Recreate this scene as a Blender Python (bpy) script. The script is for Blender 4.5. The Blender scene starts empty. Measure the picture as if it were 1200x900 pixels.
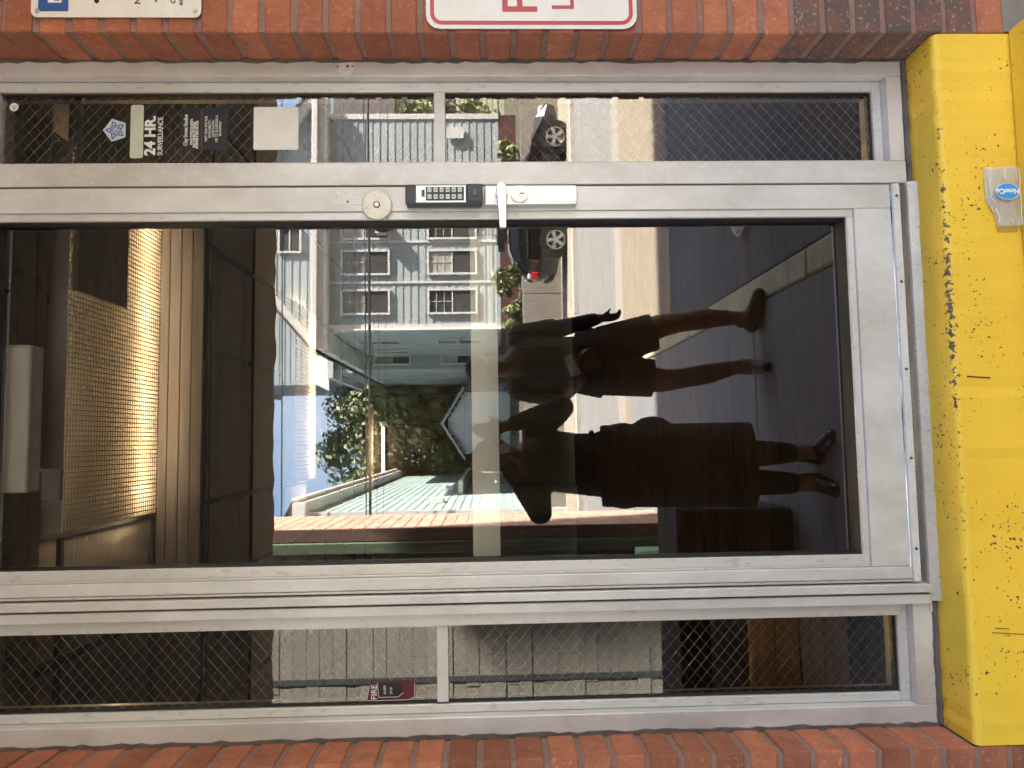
import bpy, bmesh, math, random
from mathutils import Vector, Matrix
random.seed(7)
sc = bpy.context.scene
col = sc.collection
rad = math.radians

# ------------------------------------------------------------------ camera (picture taken with the phone turned on its side)
CAMZ = 1.62
YAW, PITCH, ROLL = 0.07584, -0.03098, -0.01340
fw = Vector((math.sin(YAW)*math.cos(PITCH), math.cos(YAW)*math.cos(PITCH), math.sin(PITCH)))
rt = Vector((math.cos(YAW), -math.sin(YAW), 0)); up = rt.cross(fw)
R_ = rt*math.cos(ROLL) + up*math.sin(ROLL); U_ = -rt*math.sin(ROLL) + up*math.cos(ROLL)
cam = bpy.data.cameras.new('camera'); co = bpy.data.objects.new('camera', cam); col.objects.link(co)
X, Y, Z = -U_, R_, -fw
co.matrix_world = Matrix(((X.x, Y.x, Z.x, 0), (X.y, Y.y, Z.y, -1.68), (X.z, Y.z, Z.z, CAMZ), (0, 0, 0, 1)))
cam.sensor_width = 36; cam.lens = 870/1200*36; cam.clip_start = 0.02; cam.clip_end = 600
sc.camera = co

# ------------------------------------------------------------------ daylight: sun high behind the building, to the right
SUN = Vector((0.74, 0.22, 0.64)).normalized()
w = bpy.data.worlds.new('World'); sc.world = w; w.use_nodes = True
nt = w.node_tree; nt.nodes.clear()
sky = nt.nodes.new('ShaderNodeTexSky'); sky.sky_type = 'NISHITA'; sky.sun_disc = False
sky.sun_elevation = math.asin(SUN.z); sky.sun_rotation = math.atan2(SUN.x, SUN.y)
sky.altitude = 100; sky.air_density = 1.0; sky.dust_density = 2.0
bg = nt.nodes.new('ShaderNodeBackground'); bg.inputs[1].default_value = 0.072
wo = nt.nodes.new('ShaderNodeOutputWorld')
tcw = nt.nodes.new('ShaderNodeTexCoord'); cn_ = nt.nodes.new('ShaderNodeTexNoise'); cn_.inputs['Scale'].default_value = 3.2; cn_.inputs['Detail'].default_value = 7; cn_.inputs['Roughness'].default_value = .6
cr_ = nt.nodes.new('ShaderNodeValToRGB'); cr_.color_ramp.elements[0].position = .50; cr_.color_ramp.elements[1].position = .85; cr_.color_ramp.elements[1].color = (.6, .6, .6, 1)
cm_ = nt.nodes.new('ShaderNodeMixRGB'); cm_.inputs[2].default_value = (6.0, 6.2, 6.5, 1)
nt.links.new(tcw.outputs['Generated'], cn_.inputs['Vector']); nt.links.new(cn_.outputs[0], cr_.inputs[0]); nt.links.new(cr_.outputs[0], cm_.inputs[0]); nt.links.new(sky.outputs[0], cm_.inputs[1])
nt.links.new(cm_.outputs[0], bg.inputs[0]); nt.links.new(bg.outputs[0], wo.inputs[0])
sl = bpy.data.lights.new('sun', 'SUN'); sl.energy = 5.0; sl.angle = rad(0.53); sl.color = (1, .94, .85)
so = bpy.data.objects.new('sun', sl); col.objects.link(so)
so.rotation_euler = (-SUN).to_track_quat('-Z', 'Y').to_euler(); so.location = (0, -10, 30)
sc.view_settings.view_transform = 'Standard'; sc.view_settings.look = 'None'
sc.view_settings.exposure = 3.8; sc.view_settings.gamma = 1
sc.render.engine = 'CYCLES'
sc.cycles.use_denoising = True
sc.cycles.max_bounces = 8; sc.cycles.transparent_max_bounces = 16
sc.cycles.sample_clamp_indirect = 8

# ------------------------------------------------------------------ helpers
def M(name, c, c2=None, scale=8, rough=.6, metal=0, bump=0, bscale=None, dots=None, dscale=60, damt=.3,
      stretch=(1, 1, 1), rnd=0, spec=.5, detail=6, emit=0, coat=0):
    """procedural paint: base colour c, worn towards c2 by noise, optional fine dark/light dots, per-object variation"""
    m = bpy.data.materials.new(name); m.use_nodes = True
    t = m.node_tree; n = t.nodes; L = t.links
    b = n['Principled BSDF']
    b.inputs['Roughness'].default_value = rough; b.inputs['Metallic'].default_value = metal
    b.inputs['Specular IOR Level'].default_value = spec
    if coat: b.inputs['Coat Weight'].default_value = coat
    tc = n.new('ShaderNodeTexCoord'); mp = n.new('ShaderNodeMapping'); mp.inputs['Scale'].default_value = stretch
    L.new(tc.outputs['Object'], mp.inputs[0])
    oi = n.new('ShaderNodeObjectInfo')
    ad = n.new('ShaderNodeVectorMath'); ad.operation = 'ADD'
    sc_ = n.new('ShaderNodeVectorMath'); sc_.operation = 'SCALE'; sc_.inputs[3].default_value = 7.0
    cb = n.new('ShaderNodeCombineXYZ'); [L.new(oi.outputs['Random'], cb.inputs[i]) for i in range(3)]
    L.new(cb.outputs[0], sc_.inputs[0]); L.new(mp.outputs[0], ad.inputs[0]); L.new(sc_.outputs[0], ad.inputs[1])
    vec = ad.outputs[0]
    c2 = c2 or tuple(x*.8 for x in c)
    nz = n.new('ShaderNodeTexNoise'); nz.inputs['Scale'].default_value = scale; nz.inputs['Detail'].default_value = detail
    nz.inputs['Roughness'].default_value = .65
    L.new(vec, nz.inputs['Vector'])
    rp = n.new('ShaderNodeValToRGB'); rp.color_ramp.elements[0].position = .35; rp.color_ramp.elements[1].position = .68
    rp.color_ramp.elements[0].color = (*c, 1); rp.color_ramp.elements[1].color = (*c2, 1)
    L.new(nz.outputs[0], rp.inputs[0]); out = rp.outputs[0]
    if dots:
        n2 = n.new('ShaderNodeTexNoise'); n2.inputs['Scale'].default_value = dscale; n2.inputs['Detail'].default_value = 3
        L.new(vec, n2.inputs['Vector'])
        r2 = n.new('ShaderNodeValToRGB'); r2.color_ramp.elements[0].position = .60; r2.color_ramp.elements[1].position = .68
        r2.color_ramp.elements[0].color = (0, 0, 0, 1); r2.color_ramp.elements[1].color = (damt, damt, damt, 1)
        L.new(n2.outputs[0], r2.inputs[0])
        mx = n.new('ShaderNodeMixRGB'); mx.inputs[2].default_value = (*dots, 1)
        L.new(r2.outputs[0], mx.inputs[0]); L.new(out, mx.inputs[1]); out = mx.outputs[0]
    if rnd:
        hs = n.new('ShaderNodeHueSaturation')
        mr = n.new('ShaderNodeMapRange'); mr.inputs[3].default_value = 1-rnd; mr.inputs[4].default_value = 1+rnd
        L.new(oi.outputs['Random'], mr.inputs[0]); L.new(mr.outputs[0], hs.inputs['Value']); L.new(out, hs.inputs['Color']); out = hs.outputs[0]
    L.new(out, b.inputs['Base Color'])
    if bump:
        bn = n.new('ShaderNodeBump'); bn.inputs['Strength'].default_value = bump; bn.inputs['Distance'].default_value = .004
        n3 = n.new('ShaderNodeTexNoise'); n3.inputs['Scale'].default_value = bscale or scale*5; n3.inputs['Detail'].default_value = 5
        L.new(vec, n3.inputs['Vector']); L.new(n3.outputs[0], bn.inputs['Height']); L.new(bn.outputs[0], b.inputs['Normal'])
    if emit:
        b.inputs['Emission Color'].default_value = (*c, 1); b.inputs['Emission Strength'].default_value = emit
    return m

def rootloc(p):
    v = Vector((0, 0, 0))
    while p is not None: v += p.location; p = p.parent
    return v

def link(name, me, parent=None, loc=(0, 0, 0)):
    o = bpy.data.objects.new(name, me); col.objects.link(o); o.location = loc
    if parent is not None: o.parent = parent
    return o

class MB:
    """collects shapes in world coordinates; build() links them as one mesh object"""
    def __init__(s): s.bm = bmesh.new()
    def box(s, x0, x1, y0, y1, z0, z1, bev=0, seg=1, rot=None, piv=None):
        r = bmesh.ops.create_cube(s.bm, size=1)
        vs = r['verts']
        for v in vs: v.co = Vector((x0+(v.co.x+.5)*(x1-x0), y0+(v.co.y+.5)*(y1-y0), z0+(v.co.z+.5)*(z1-z0)))
        if bev:
            es = list({e for v in vs for e in v.link_edges})
            rb = bmesh.ops.bevel(s.bm, geom=es, offset=bev, segments=seg, affect='EDGES', profile=.5)
            vs = list({v for f in rb['faces'] for v in f.verts} | {v for v in vs if v.is_valid})
        if rot is not None:
            c = Vector(piv) if piv is not None else Vector(((x0+x1)/2, (y0+y1)/2, (z0+z1)/2))
            for v in vs: v.co = rot @ (v.co-c) + c
        return s
    def cyl(s, p0, p1, r0, r1=None, n=20, cap=True):
        p0, p1 = Vector(p0), Vector(p1); d = p1-p0; r1 = r0 if r1 is None else r1
        q = d.to_track_quat('Z', 'Y').to_matrix()
        a = [s.bm.verts.new(p0 + q @ Vector((math.cos(2*math.pi*i/n)*r0, math.sin(2*math.pi*i/n)*r0, 0))) for i in range(n)]
        b = [s.bm.verts.new(p1 + q @ Vector((math.cos(2*math.pi*i/n)*r1, math.sin(2*math.pi*i/n)*r1, 0))) for i in range(n)]
        for i in range(n): s.bm.faces.new((a[i], a[(i+1) % n], b[(i+1) % n], b[i]))
        if cap: s.bm.faces.new(a[::-1]); s.bm.faces.new(b)
        return s
    def ball(s, c, r, sx=1, sy=1, sz=1, u=16, v=10):
        r_ = bmesh.ops.create_uvsphere(s.bm, u_segments=u, v_segments=v, radius=r)
        for q in r_['verts']: q.co = Vector((q.co.x*sx, q.co.y*sy, q.co.z*sz)) + Vector(c)
        return s
    def limb(s, pts, n=14):
        """tapered limb through (point, radius) joints"""
        for (p, r), (q, t) in zip(pts, pts[1:]): s.cyl(p, q, r, t, n)
        for p, r in pts: s.ball(p, r, u=n, v=8)
        return s
    def poly(s, pts, th):
        """flat outline in 3D thickened along vector th"""
        th = Vector(th)
        a = [s.bm.verts.new(Vector(p)) for p in pts]; b = [s.bm.verts.new(Vector(p)+th) for p in pts]
        n = len(a)
        s.bm.faces.new(a); s.bm.faces.new(b[::-1])
        for i in range(n): s.bm.faces.new((a[(i+1) % n], a[i], b[i], b[(i+1) % n]))
        return s
    def quad(s, *pts):
        s.bm.faces.new([s.bm.verts.new(Vector(p)) for p in pts]); return s
    def tube(s, pts, r, n=8):
        for p, q in zip(pts, pts[1:]): s.cyl(p, q, r, None, n)
        return s
    def build(s, name, m, parent=None, smooth=False, bev=0, kind=None, label=None, idx=None):
        if bev: bmesh.ops.bevel(s.bm, geom=s.bm.edges[:], offset=bev, segments=2, affect='EDGES', profile=.5)
        bmesh.ops.recalc_face_normals(s.bm, faces=s.bm.faces[:])
        if smooth:
            for f in s.bm.faces: f.smooth = True
        if idx:
            for f in s.bm.faces: f.material_index = idx(f)
        off = rootloc(parent)
        if off.length: bmesh.ops.translate(s.bm, verts=s.bm.verts[:], vec=-off)
        me = bpy.data.meshes.new(name); s.bm.to_mesh(me); s.bm.free()
        for mm in (m if isinstance(m, (list, tuple)) else [m]): me.materials.append(mm)
        o = link(name, me, parent)
        if kind: o['kind'] = kind
        if label: o['label'] = label
        return o

def tag(o, label, cat, group=None, kind=None):
    if label: o['label'] = label
    if cat: o['category'] = cat
    if group: o['group'] = group
    if kind: o['kind'] = kind
    return o
def thing(name, label, cat, loc=(0, 0, 0), group=None, kind=None):
    o = bpy.data.objects.new(name, None); col.objects.link(o); o.location = loc; o.empty_display_size = .1
    return tag(o, label, cat, group, kind)
def box(name, m, parent, x0, x1, y0, y1, z0, z1, bev=0, label=None, seg=1):
    return MB().box(x0, x1, y0, y1, z0, z1, bev, seg).build(name, m, parent, label=label)
def text(name, s, size, x, z, y, m, parent, align='LEFT', bold=0, sx=1, rotz=0, rows=.0):
    c = bpy.data.curves.new(name, 'FONT'); c.body = s; c.size = size; c.align_x = align; c.offset = bold
    c.extrude = .0003
    t = bpy.data.objects.new(name, c); col.objects.link(t)
    bpy.context.view_layer.update()
    me = bpy.data.meshes.new_from_object(t.evaluated_get(bpy.context.evaluated_depsgraph_get()))
    bpy.data.objects.remove(t); bpy.data.curves.remove(c)
    r = Matrix.Rotation(rotz, 4, 'Y') @ Matrix.Rotation(math.pi/2, 4, 'X') @ Matrix.Diagonal((sx, 1, 1, 1))
    me.transform(Matrix.Translation(Vector((x, y, z))-rootloc(parent)) @ r)
    me.materials.clear(); me.materials.append(m)
    return link(name, me, parent)

# ------------------------------------------------------------------ materials
alu = M('painted aluminium', (.72, .69, .665), (.50, .465, .43), 5, .42, .25, .12, 160, dots=(.76, .73, .69), dscale=70, damt=.3, stretch=(1, 1, .6))
alu_l = M('bead aluminium', (.72, .69, .66), (.62, .59, .56), 9, .38, .3, .05, 120, dots=(.38, .34, .30), dscale=110, damt=.4, stretch=(1, 1, .35))
alu_w = M('white aluminium', (.70, .68, .66), (.6, .57, .54), 6, .45, .1, .1, 200, dots=(.3, .28, .26), dscale=240, damt=.5)
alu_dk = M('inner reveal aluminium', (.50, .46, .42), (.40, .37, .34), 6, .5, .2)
thr_m = M('worn threshold metal', (.56, .53, .49), (.44, .41, .38), 14, .5, .5, .15, 130, dots=(.2, .18, .16), dscale=150, damt=.5)
gask = M('black gasket', (.018, .016, .015), rough=.6)
caulk_m = M('grey caulk', (.16, .135, .115), (.10, .085, .075), 30, .9, 0, .6, 90)
steel = M('brushed steel', (.70, .69, .67), (.60, .59, .57), 30, .33, .85, .04, 200, stretch=(1, 1, .2))
satin = M('satin cover', (.74, .68, .60), (.62, .55, .47), 60, .5, .35, .1, 150, dots=(.35, .3, .24), dscale=160, damt=.4)
dkplast = M('dark grey plastic', (.045, .045, .047), (.06, .06, .06), 30, .5)
black = M('black print', (.012, .012, .013), rough=.5)
white = M('white print', (.80, .79, .77), (.74, .73, .71), 20, .45)
creamm = M('cream sticker', (.55, .56, .47), (.50, .51, .43), 20, .5)
redm = M('red print', (.48, .035, .05), (.42, .04, .055), 25, .45)
dredm = M('dark red sticker', (.11, .007, .014), (.085, .006, .012), 25, .45)
bluem = M('blue print', (.03, .10, .34), (.03, .09, .28), 25, .45)
skyblue = M('blue label print', (.05, .27, .62), (.06, .3, .62), 25, .4)
sign_w = M('white sign sheet', (.76, .72, .68), (.70, .66, .61), 14, .4, dots=(.55, .48, .42), dscale=120, damt=.4)
rust = M('rusty screw', (.16, .07, .04), (.10, .05, .03), 80, .8)
brick_m = M('red brick', (.37, .125, .062), (.27, .085, .044), 26, .85, 0, .5, 120, dots=(.55, .34, .25), dscale=110, damt=.3, rnd=.28)
brick_s = M('sooty brick', (.10, .078, .066), (.24, .088, .05), 16, .85, 0, .5, 120, dots=(.4, .34, .3), dscale=120, damt=.6, rnd=.15)
mortar_m = M('mortar', (.28, .165, .132), (.21, .12, .098), 40, .95, 0, .8, 140, dots=(.33, .25, .21), dscale=150, damt=.4)
conc = M('grey concrete', (.27, .245, .21), (.20, .18, .155), 6, .9, 0, .5, 90, dots=(.14, .12, .1), dscale=80, damt=.4)

def glass_mats():
    f = bpy.data.materials.new('coated glass face'); f.use_nodes = True
    t = f.node_tree; n = t.nodes; n.clear(); L = t.links
    o = n.new('ShaderNodeOutputMaterial'); mx = n.new('ShaderNodeMixShader')
    tr = n.new('ShaderNodeBsdfTransparent'); tr.inputs[0].default_value = (.96, .96, .94, 1)
    gl = n.new('ShaderNodeBsdfGlossy'); gl.inputs[0].default_value = (1, 1, 1, 1); gl.inputs['Roughness'].default_value = 0
    fr = n.new('ShaderNodeFresnel'); fr.inputs['IOR'].default_value = 2.35
    L.new(fr.outputs[0], mx.inputs[0]); L.new(tr.outputs[0], mx.inputs[1]); L.new(gl.outputs[0], mx.inputs[2]); L.new(mx.outputs[0], o.inputs[0])
    b = bpy.data.materials.new('glass back face'); b.use_nodes = True
    t = b.node_tree; n = t.nodes; n.clear()
    o = n.new('ShaderNodeOutputMaterial'); tr = n.new('ShaderNodeBsdfTransparent'); tr.inputs[0].default_value = (1, 1, 1, 1)
    t.links.new(tr.outputs[0], o.inputs[0])
    return f, b
GF, GB = glass_mats()
def pane(name, parent, x0, x1, z0, z1, y=.042, label=None):
    return MB().box(x0, x1, y, y+.006, z0, z1).build(name, [GF, GB], parent, idx=lambda f: 0 if f.normal.y < -.9 else 1, label=label)

def yellow_mat():
    m = M('yellow floor paint', (.85, .555, .048), (.79, .49, .04), 4, .55, 0, .35, 70)
    t = m.node_tree; n = t.nodes; L = t.links; b = n['Principled BSDF']
    src = b.inputs['Base Color'].links[0].from_socket
    tc = n.new('ShaderNodeTexCoord'); sp = n.new('ShaderNodeSeparateXYZ'); L.new(tc.outputs['Object'], sp.inputs[0])
    # worn arris: more chips close to the front top edge, where feet strike
    def math_(op, a, b_=None, c=None):
        q = n.new('ShaderNodeMath'); q.operation = op
        for i, v in enumerate((a, b_, c)):
            if v is None: continue
            if isinstance(v, (int, float)): q.inputs[i].default_value = v
            else: L.new(v, q.inputs[i])
        return q.outputs[0]
    dz = math_('ABSOLUTE', math_('SUBTRACT', sp.outputs[2], .617))
    dy = math_('ABSOLUTE', math_('SUBTRACT', sp.outputs[1], .087))
    near = math_('SUBTRACT', 1, math_('MULTIPLY', math_('MAXIMUM', dz, dy), 42)); near = math_('MAXIMUM', near, 0)
    mid = math_('SUBTRACT', 1.2, math_('MULTIPLY', math_('ABSOLUTE', math_('SUBTRACT', sp.outputs[0], .18)), 1.35)); mid = math_('MAXIMUM', mid, .22)
    a = n.new('ShaderNodeTexNoise'); a.inputs['Scale'].default_value = 95; a.inputs['Detail'].default_value = 5; a.inputs['Roughness'].default_value = .7
    L.new(tc.outputs['Object'], a.inputs['Vector'])
    e = math_('GREATER_THAN', math_('MULTIPLY_ADD', math_('MULTIPLY', near, mid), .25, a.outputs[0]), .745)
    pq = n.new('ShaderNodeTexNoise'); pq.inputs['Scale'].default_value = 120; pq.inputs['Detail'].default_value = 2
    L.new(tc.outputs['Object'], pq.inputs['Vector'])
    cl = n.new('ShaderNodeTexNoise'); cl.inputs['Scale'].default_value = 9; L.new(tc.outputs['Object'], cl.inputs['Vector'])
    pits = math_('GREATER_THAN', math_('MULTIPLY_ADD', cl.outputs[0], .46, pq.outputs[0]), .925)
    mask = math_('MAXIMUM', e, pits)
    mx = n.new('ShaderNodeMixRGB'); mx.inputs[2].default_value = (.075, .06, .046, 1)
    L.new(mask, mx.inputs[0]); L.new(src, mx.inputs[1]); L.new(mx.outputs[0], b.inputs['Base Color'])
    return m
yel = yellow_mat()

# ================================================================== THE SHOPFRONT
GY = .042          # front face of every pane
# ---- right and left brick jambs, each brick its own piece
def brick_mesh(L, W, H, k):
    out = []
    for i in range(k):
        bm = bmesh.new(); bmesh.ops.create_cube(bm, size=1)
        for v in bm.verts: v.co = Vector((v.co.x*L+random.uniform(-.0012, .0012), v.co.y*W+random.uniform(-.0014, .0014), v.co.z*H+random.uniform(-.0014, .0014)))
        bmesh.ops.bevel(bm, geom=bm.edges[:], offset=.0028, segments=1, affect='EDGES')
        me = bpy.data.meshes.new('brick'); bm.to_mesh(me); bm.free(); me.materials.append(brick_m); out.append(me)
    return out
PITCH_B = .0687; BH = .0562
def soot_copy(ms):
    r = []
    for m in ms:
        c = m.copy(); c.materials.clear(); c.materials.append(brick_s); r.append(c)
    return r
st_m = brick_mesh(.2, .118, BH, 6); hd_m = brick_mesh(.0935, .118, BH, 6)
st_s, hd_s = soot_copy(st_m), soot_copy(hd_m)
def jamb(name, label, edge, sgn, zb, n, soot=()):
    w_ = thing(name, label, 'wall', (edge, -.06, zb))
    MB().box(min(edge+sgn*.0035, edge+sgn*.64), max(edge+sgn*.0035, edge+sgn*.64), -.1125, .2, zb-.0, zb+n*PITCH_B).build('mortar', mortar_m, w_)
    for k in range(n):
        z = zb + (k+.5)*PITCH_B
        x = edge; seq = ['s', 's', 's'] if k % 2 else ['h', 's', 's', 'h']
        for i, q in enumerate(seq):
            Lb = .2 if q == 's' else .0935
            cx = x + sgn*Lb/2; x += sgn*(Lb+.0125)
            sooty = k in soot and i < 2
            me = random.choice((st_s if sooty else st_m) if q == 's' else (hd_s if sooty else hd_m))
            o = link('brick', me, w_, Vector((cx+random.uniform(-.0015, .0015), -.0575+random.uniform(-.002, .002), z+random.uniform(-.001, .001)))-w_.location)
            o.rotation_euler = (0, random.uniform(-.006, .006), random.uniform(-.006, .006))
    return w_
jr = jamb('brick_wall', 'red brick jamb right of the door carrying two white signs, sooty near its foot', .8905, 1, .455, 38, soot=(1, 2, 3, 4, 5, 6))
jl = jamb('brick_wall', 'red brick jamb left of the door beside the narrow fire sticker window', -.648, -1, .0, 45, soot=())
# foundation, and the rest of the tall facade that throws the shade
box('foundation_wall', conc, None, .898, 12, -.112, .3, -.05, .4545)['kind'] = 'structure'
fac_m = M('plain brick facade', (.33, .085, .04), (.25, .06, .03), 9, .9, 0, .4, 60)
fc = thing('brick_facade', 'tall red brick building wall above and beside the glass entrance', 'building', (0, .1, 3))
box('wall', fac_m, fc, 1.54, 30, -.106, .3, .4545, 3.05); box('wall', fac_m, fc, -9, -1.3, -.106, .3, -.05, 3.05)
box('wall', fac_m, fc, -9, 14.2, -.104, .3, 3.052, 11.4); box('wall', fac_m, fc, 14.203, 30, -.104, .3, 3.052, 15.5)  # unseen roof line, stepped lower so sun reaches the gateway wall
# ---- concrete steps, painted yellow
sp = thing('entrance_step', 'yellow painted concrete step with chipped front edge below the door', 'step', (.12, -.2, 0))
m_ = MB()
prof = [(.12, .600), (.0, .618)]
for k in range(5):
    a = rad(90-k*22.5); prof.append((-.103-.0+.0-math.cos(a)*.014+.0, .6105+math.sin(a)*.014-.004))
prof += [(-.1175, .455), (-.1175, .02), (.12, .02)]
NX = 70
rows = []
for i in range(NX+1):
    x = -.647 + (.8895+.647)*i/NX; j = random.uniform(-.0012, .0012)
    rows.append([m_.bm.verts.new((x, y+(j if 1 < q < 8 else 0), z+(j if 0 < q < 7 else 0))) for q, (y, z) in enumerate(prof)])
for a, b in zip(rows, rows[1:]):
    for q in range(len(prof)-1): m_.bm.faces.new((a[q], a[q+1], b[q+1], b[q]))
m_.bm.faces.new(rows[0]); m_.bm.faces.new(rows[-1][::-1])
m_.build('riser', yel, sp)
box('tread', yel, sp, -.66, .8965, -.46, -.1185, .02, .452, .006)
box('tread', yel, sp, -.66, .8965, -.76, -.4605, .02, .30, .008); box('tread', yel, sp, -.66, .8965, -1.06, -.7605, .02, .15, .008)
# dark scratches and the plastic packet on the step
for (x0, z0, x1, z1, r) in ((.122, .592, .118, .541, .0016), (-.418, .572, -.424, .490, .0007), (-.409, .565, -.411, .535, .0006)):
    MB().tube([(x0, -.1182, z0), ((x0+x1)/2, -.1182, (z0+z1)/2+.0008), (x1, -.1182, z1)], r, 5).build('scratch', gask, sp)

# ---- aluminium frame that holds the two narrow wired windows
fr = thing('window_frame', 'pale aluminium frame around door with a narrow wired window on each side', 'window frame', (.12, .03, .62))
ZT = 2.86
def fbox(name, m, x0, x1, y0, y1, z0, z1, bev=.0012, parent=fr): return box(name, m, parent, x0, x1, y0, y1, z0, z1, bev)
fbox('jamb', alu, .852, .8904, 0, .09, .6296, ZT); fbox('jamb', alu, -.643, -.6035, 0, .09, .6272, ZT)
fbox('mullion', alu, .5912, .6435, -.001, .1, .6294, ZT)
MB().box(-.3532, -.3348, -.02, .06, .636, ZT, .0012).build('mullion', alu, fr)
MB().box(-.3793, -.3588, -.014, .06, .636, ZT, .0012).build('mullion', alu, fr)
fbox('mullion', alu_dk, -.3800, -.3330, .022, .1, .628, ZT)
fbox('mullion_foot', alu, -.40, -.3345, -.004, .021, .6272, .6350)
fbox('sill', alu, .6445, .8512, .0005, .09, .6296, .6652); fbox('sill', alu, -.6028, -.3808, .0005, .09, .6272, .6712)
fbox('header', alu, -.643, .8904, .001, .1, ZT+.001, ZT+.09)
fbox('header', alu, .6445, .8512, .0012, .09, 2.775, ZT-.001); fbox('header', alu, -.6028, -.3808, .0012, .09, 2.775, ZT-.001)
for (a, b, c, d, zb, zt) in ((.6442, .8512, .8275, .6455, .6658, 2.774), (-.6028, -.3805, -.4098, -.5832, .6718, 2.774)):
    pass
# beads: right window (right side, bottom, top), left window (both sides, bottom, top)
fbox('bead', alu_l, .8275, .8511, .028, .09, .688, 2.752); fbox('bead', alu_l, .645, .8511, .028, .09, .6656, .6875); fbox('bead', alu_l, .645, .8511, .028, .09, 2.7525, 2.7748)
fbox('bead', alu_l, .6438, .6475, .004, .09, .688, 2.752)
fbox('bead', alu_l, -.6027, -.5836, .028, .09, .6945, 2.752); fbox('bead', alu_l, -.4085, -.3806, .01, .09, .6945, 2.752)
fbox('bead', alu_l, -.6027, -.3806, .028, .09, .6716, .694); fbox('bead', alu_l, -.6027, -.3806, .028, .09, 2.7525, 2.7748)
for q in ((.8235, .8274, .688, 2.752), (-.5835, -.5790, .6945, 2.752), (.648, .8234, .6876, .6900), (-.5789, -.4087, .6941, .6968)): fbox('gasket', gask, q[0], q[1], .036, .06, q[2], q[3], 0)
fbox('muntin', alu_w, .6478, .8272, .026, .06, 1.7155, 1.7413, .0008); fbox('muntin', alu_w, -.5786, -.4088, .026, .06, 1.7191, 1.7444, .0008)
wire_m = M('wire in glass', (.62, .63, .64), (.55, .56, .57), 40, .7, 0)
def wired(x0, x1, z0, z1, flip):
    pane('wired_glass', fr, x0, x1, z0, z1)
    mb = MB(); s = .88; step = .0276; r = .00042
    for sg in (1, -1):
        k0 = min(z0-sg*s*x0, z0-sg*s*x1); k1 = max(z1-sg*s*x0, z1-sg*s*x1)
        k = math.floor(k0/step)*step
        while k < k1:
            k += step
            ts = sorted([x0, x1] + [(z-k)/(sg*s) for z in (z0, z1)])
            a, b = ts[1], ts[2]
            m = (a+b)/2; zm = sg*s*m+k
            if not (x0 <= m <= x1 and z0 <= zm <= z1): continue
            mb.cyl((a, .0448+sg*.0006, sg*s*a+k), (b, .0448+sg*.0006, sg*s*b+k), r*(1.15 if sg*flip > 0 else .6), None, 4, cap=False)
    mb.build('wire_mesh', wire_m, fr, kind='stuff')
wired(.6476, .8234, 1.7414, 2.752, -1); wired(.6476, .8234, .6901, 1.7154, 1)
wired(-.5790, -.4087, 1.7445, 2.752, 1); wired(-.5790, -.4087, .6969, 1.7190, -1)
# screw plug with rust stains on the right jamb, and the wavy caulk beads
MB().cyl((.8745, -.0012, 1.9432), (.8745, .003, 1.9432), .021, None, 28).build('cover_plug', alu_w, fr)
for q in ((.8750, 1.9395, .0033), (.8742, 1.9625, .0022), (.8752, 1.9265, .0022)): MB().cyl((q[0], -.0022, q[1]), (q[0], -.0013, q[1]), q[2]).build('rusty_screw', rust, fr)
def caulk(pts_z, x, zs, w_, side, y=.0):
    mb = MB(); P = []
    for z in zs:
        ww = w_*(1+random.uniform(-.25, .45))
        P.append(((x, y-.002-random.uniform(0, .001), z), (x+side*ww, y-.004, z), (x+side*ww, y+.05, z), (x, y+.05, z)))
    V = [[mb.bm.verts.new(q) for q in p] for p in P]
    for a, b in zip(V, V[1:]):
        for i in range(4): mb.bm.faces.new((a[i], a[(i+1) % 4], b[(i+1) % 4], b[i]))
    return mb
zs = [.615+i*.021 for i in range(112)]
c1 = caulk(None, .8925, zs, .0075, -1); c1.build('caulk', caulk_m, fr)
c2 = caulk(None, -.6500, zs, .0085, 1); c2.build('caulk', caulk_m, fr)
cb_ = MB(); V = []
for i in range(90):
    x = -.645 + 1.535*i/89
    zz = .6285 + random.uniform(-.001, .003)
    V.append([cb_.bm.verts.new(q) for q in ((x, -.006, zz-.0125), (x, -.006, zz-.002), (x, .0, zz), (x, .04, zz-.005))])
for a, b in zip(V, V[1:]):
    for i in range(3): cb_.bm.faces.new((a[i], a[i+1], b[i+1], b[i]))
cb_.build('caulk', caulk_m, fr)

# ---- the door
dr = thing('glass_door', 'aluminium framed glass door with keypad lock and push bar', 'door', (.12, .02, .655))
def dbox(name, m, x0, x1, y0, y1, z0, z1, bev=.0012, label=None): return box(name, m, dr, x0, x1, y0, y1, z0, z1, bev, label)
DT = 2.84
dbox('stile', alu, .5292, .5858, -.004, .05, .6735, DT); dbox('stile', alu, -.3234, -.2976, -.012, .05, .6735, DT)
dbox('hinge_strip', alu_l, -.3309, -.3250, -.008, .05, .662, DT, .0008)
dbox('bottom_rail', alu, -.2970, .5286, -.004, .05, .6735, .7612); dbox('top_rail', alu, -.2970, .5286, -.004, .05, 2.758, DT)
dbox('bead', alu_l, .5115, .5287, .002, .012, .7618, 2.7575, .0008); dbox('bead', alu_l, -.2970, -.2930, .001, .012, .7618, 2.7575, .0008); dbox('bead', alu_l, -.2926, -.2705, .004, .012, .7618, 2.7575, .0008)
dbox('bead', alu_l, -.2704, .5114, .003, .012, .7618, .7768, .0008); dbox('bead', alu_l, -.2704, .5114, .003, .012, 2.7425, 2.7575, .0008)
for q in ((.5100, .5287, .0125, .7618, 2.7575), (-.2926, -.2698, .0125, .7618, 2.7575), (-.2697, .5099, .0125, .7618, .7772), (-.2697, .5099, .0125, 2.7421, 2.7575)): dbox('gasket', gask, q[0], q[1], q[2], .06, q[3], q[4], 0)
pane('glass_pane', dr, -.2697, .5099, .7773, 2.7420)
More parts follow.
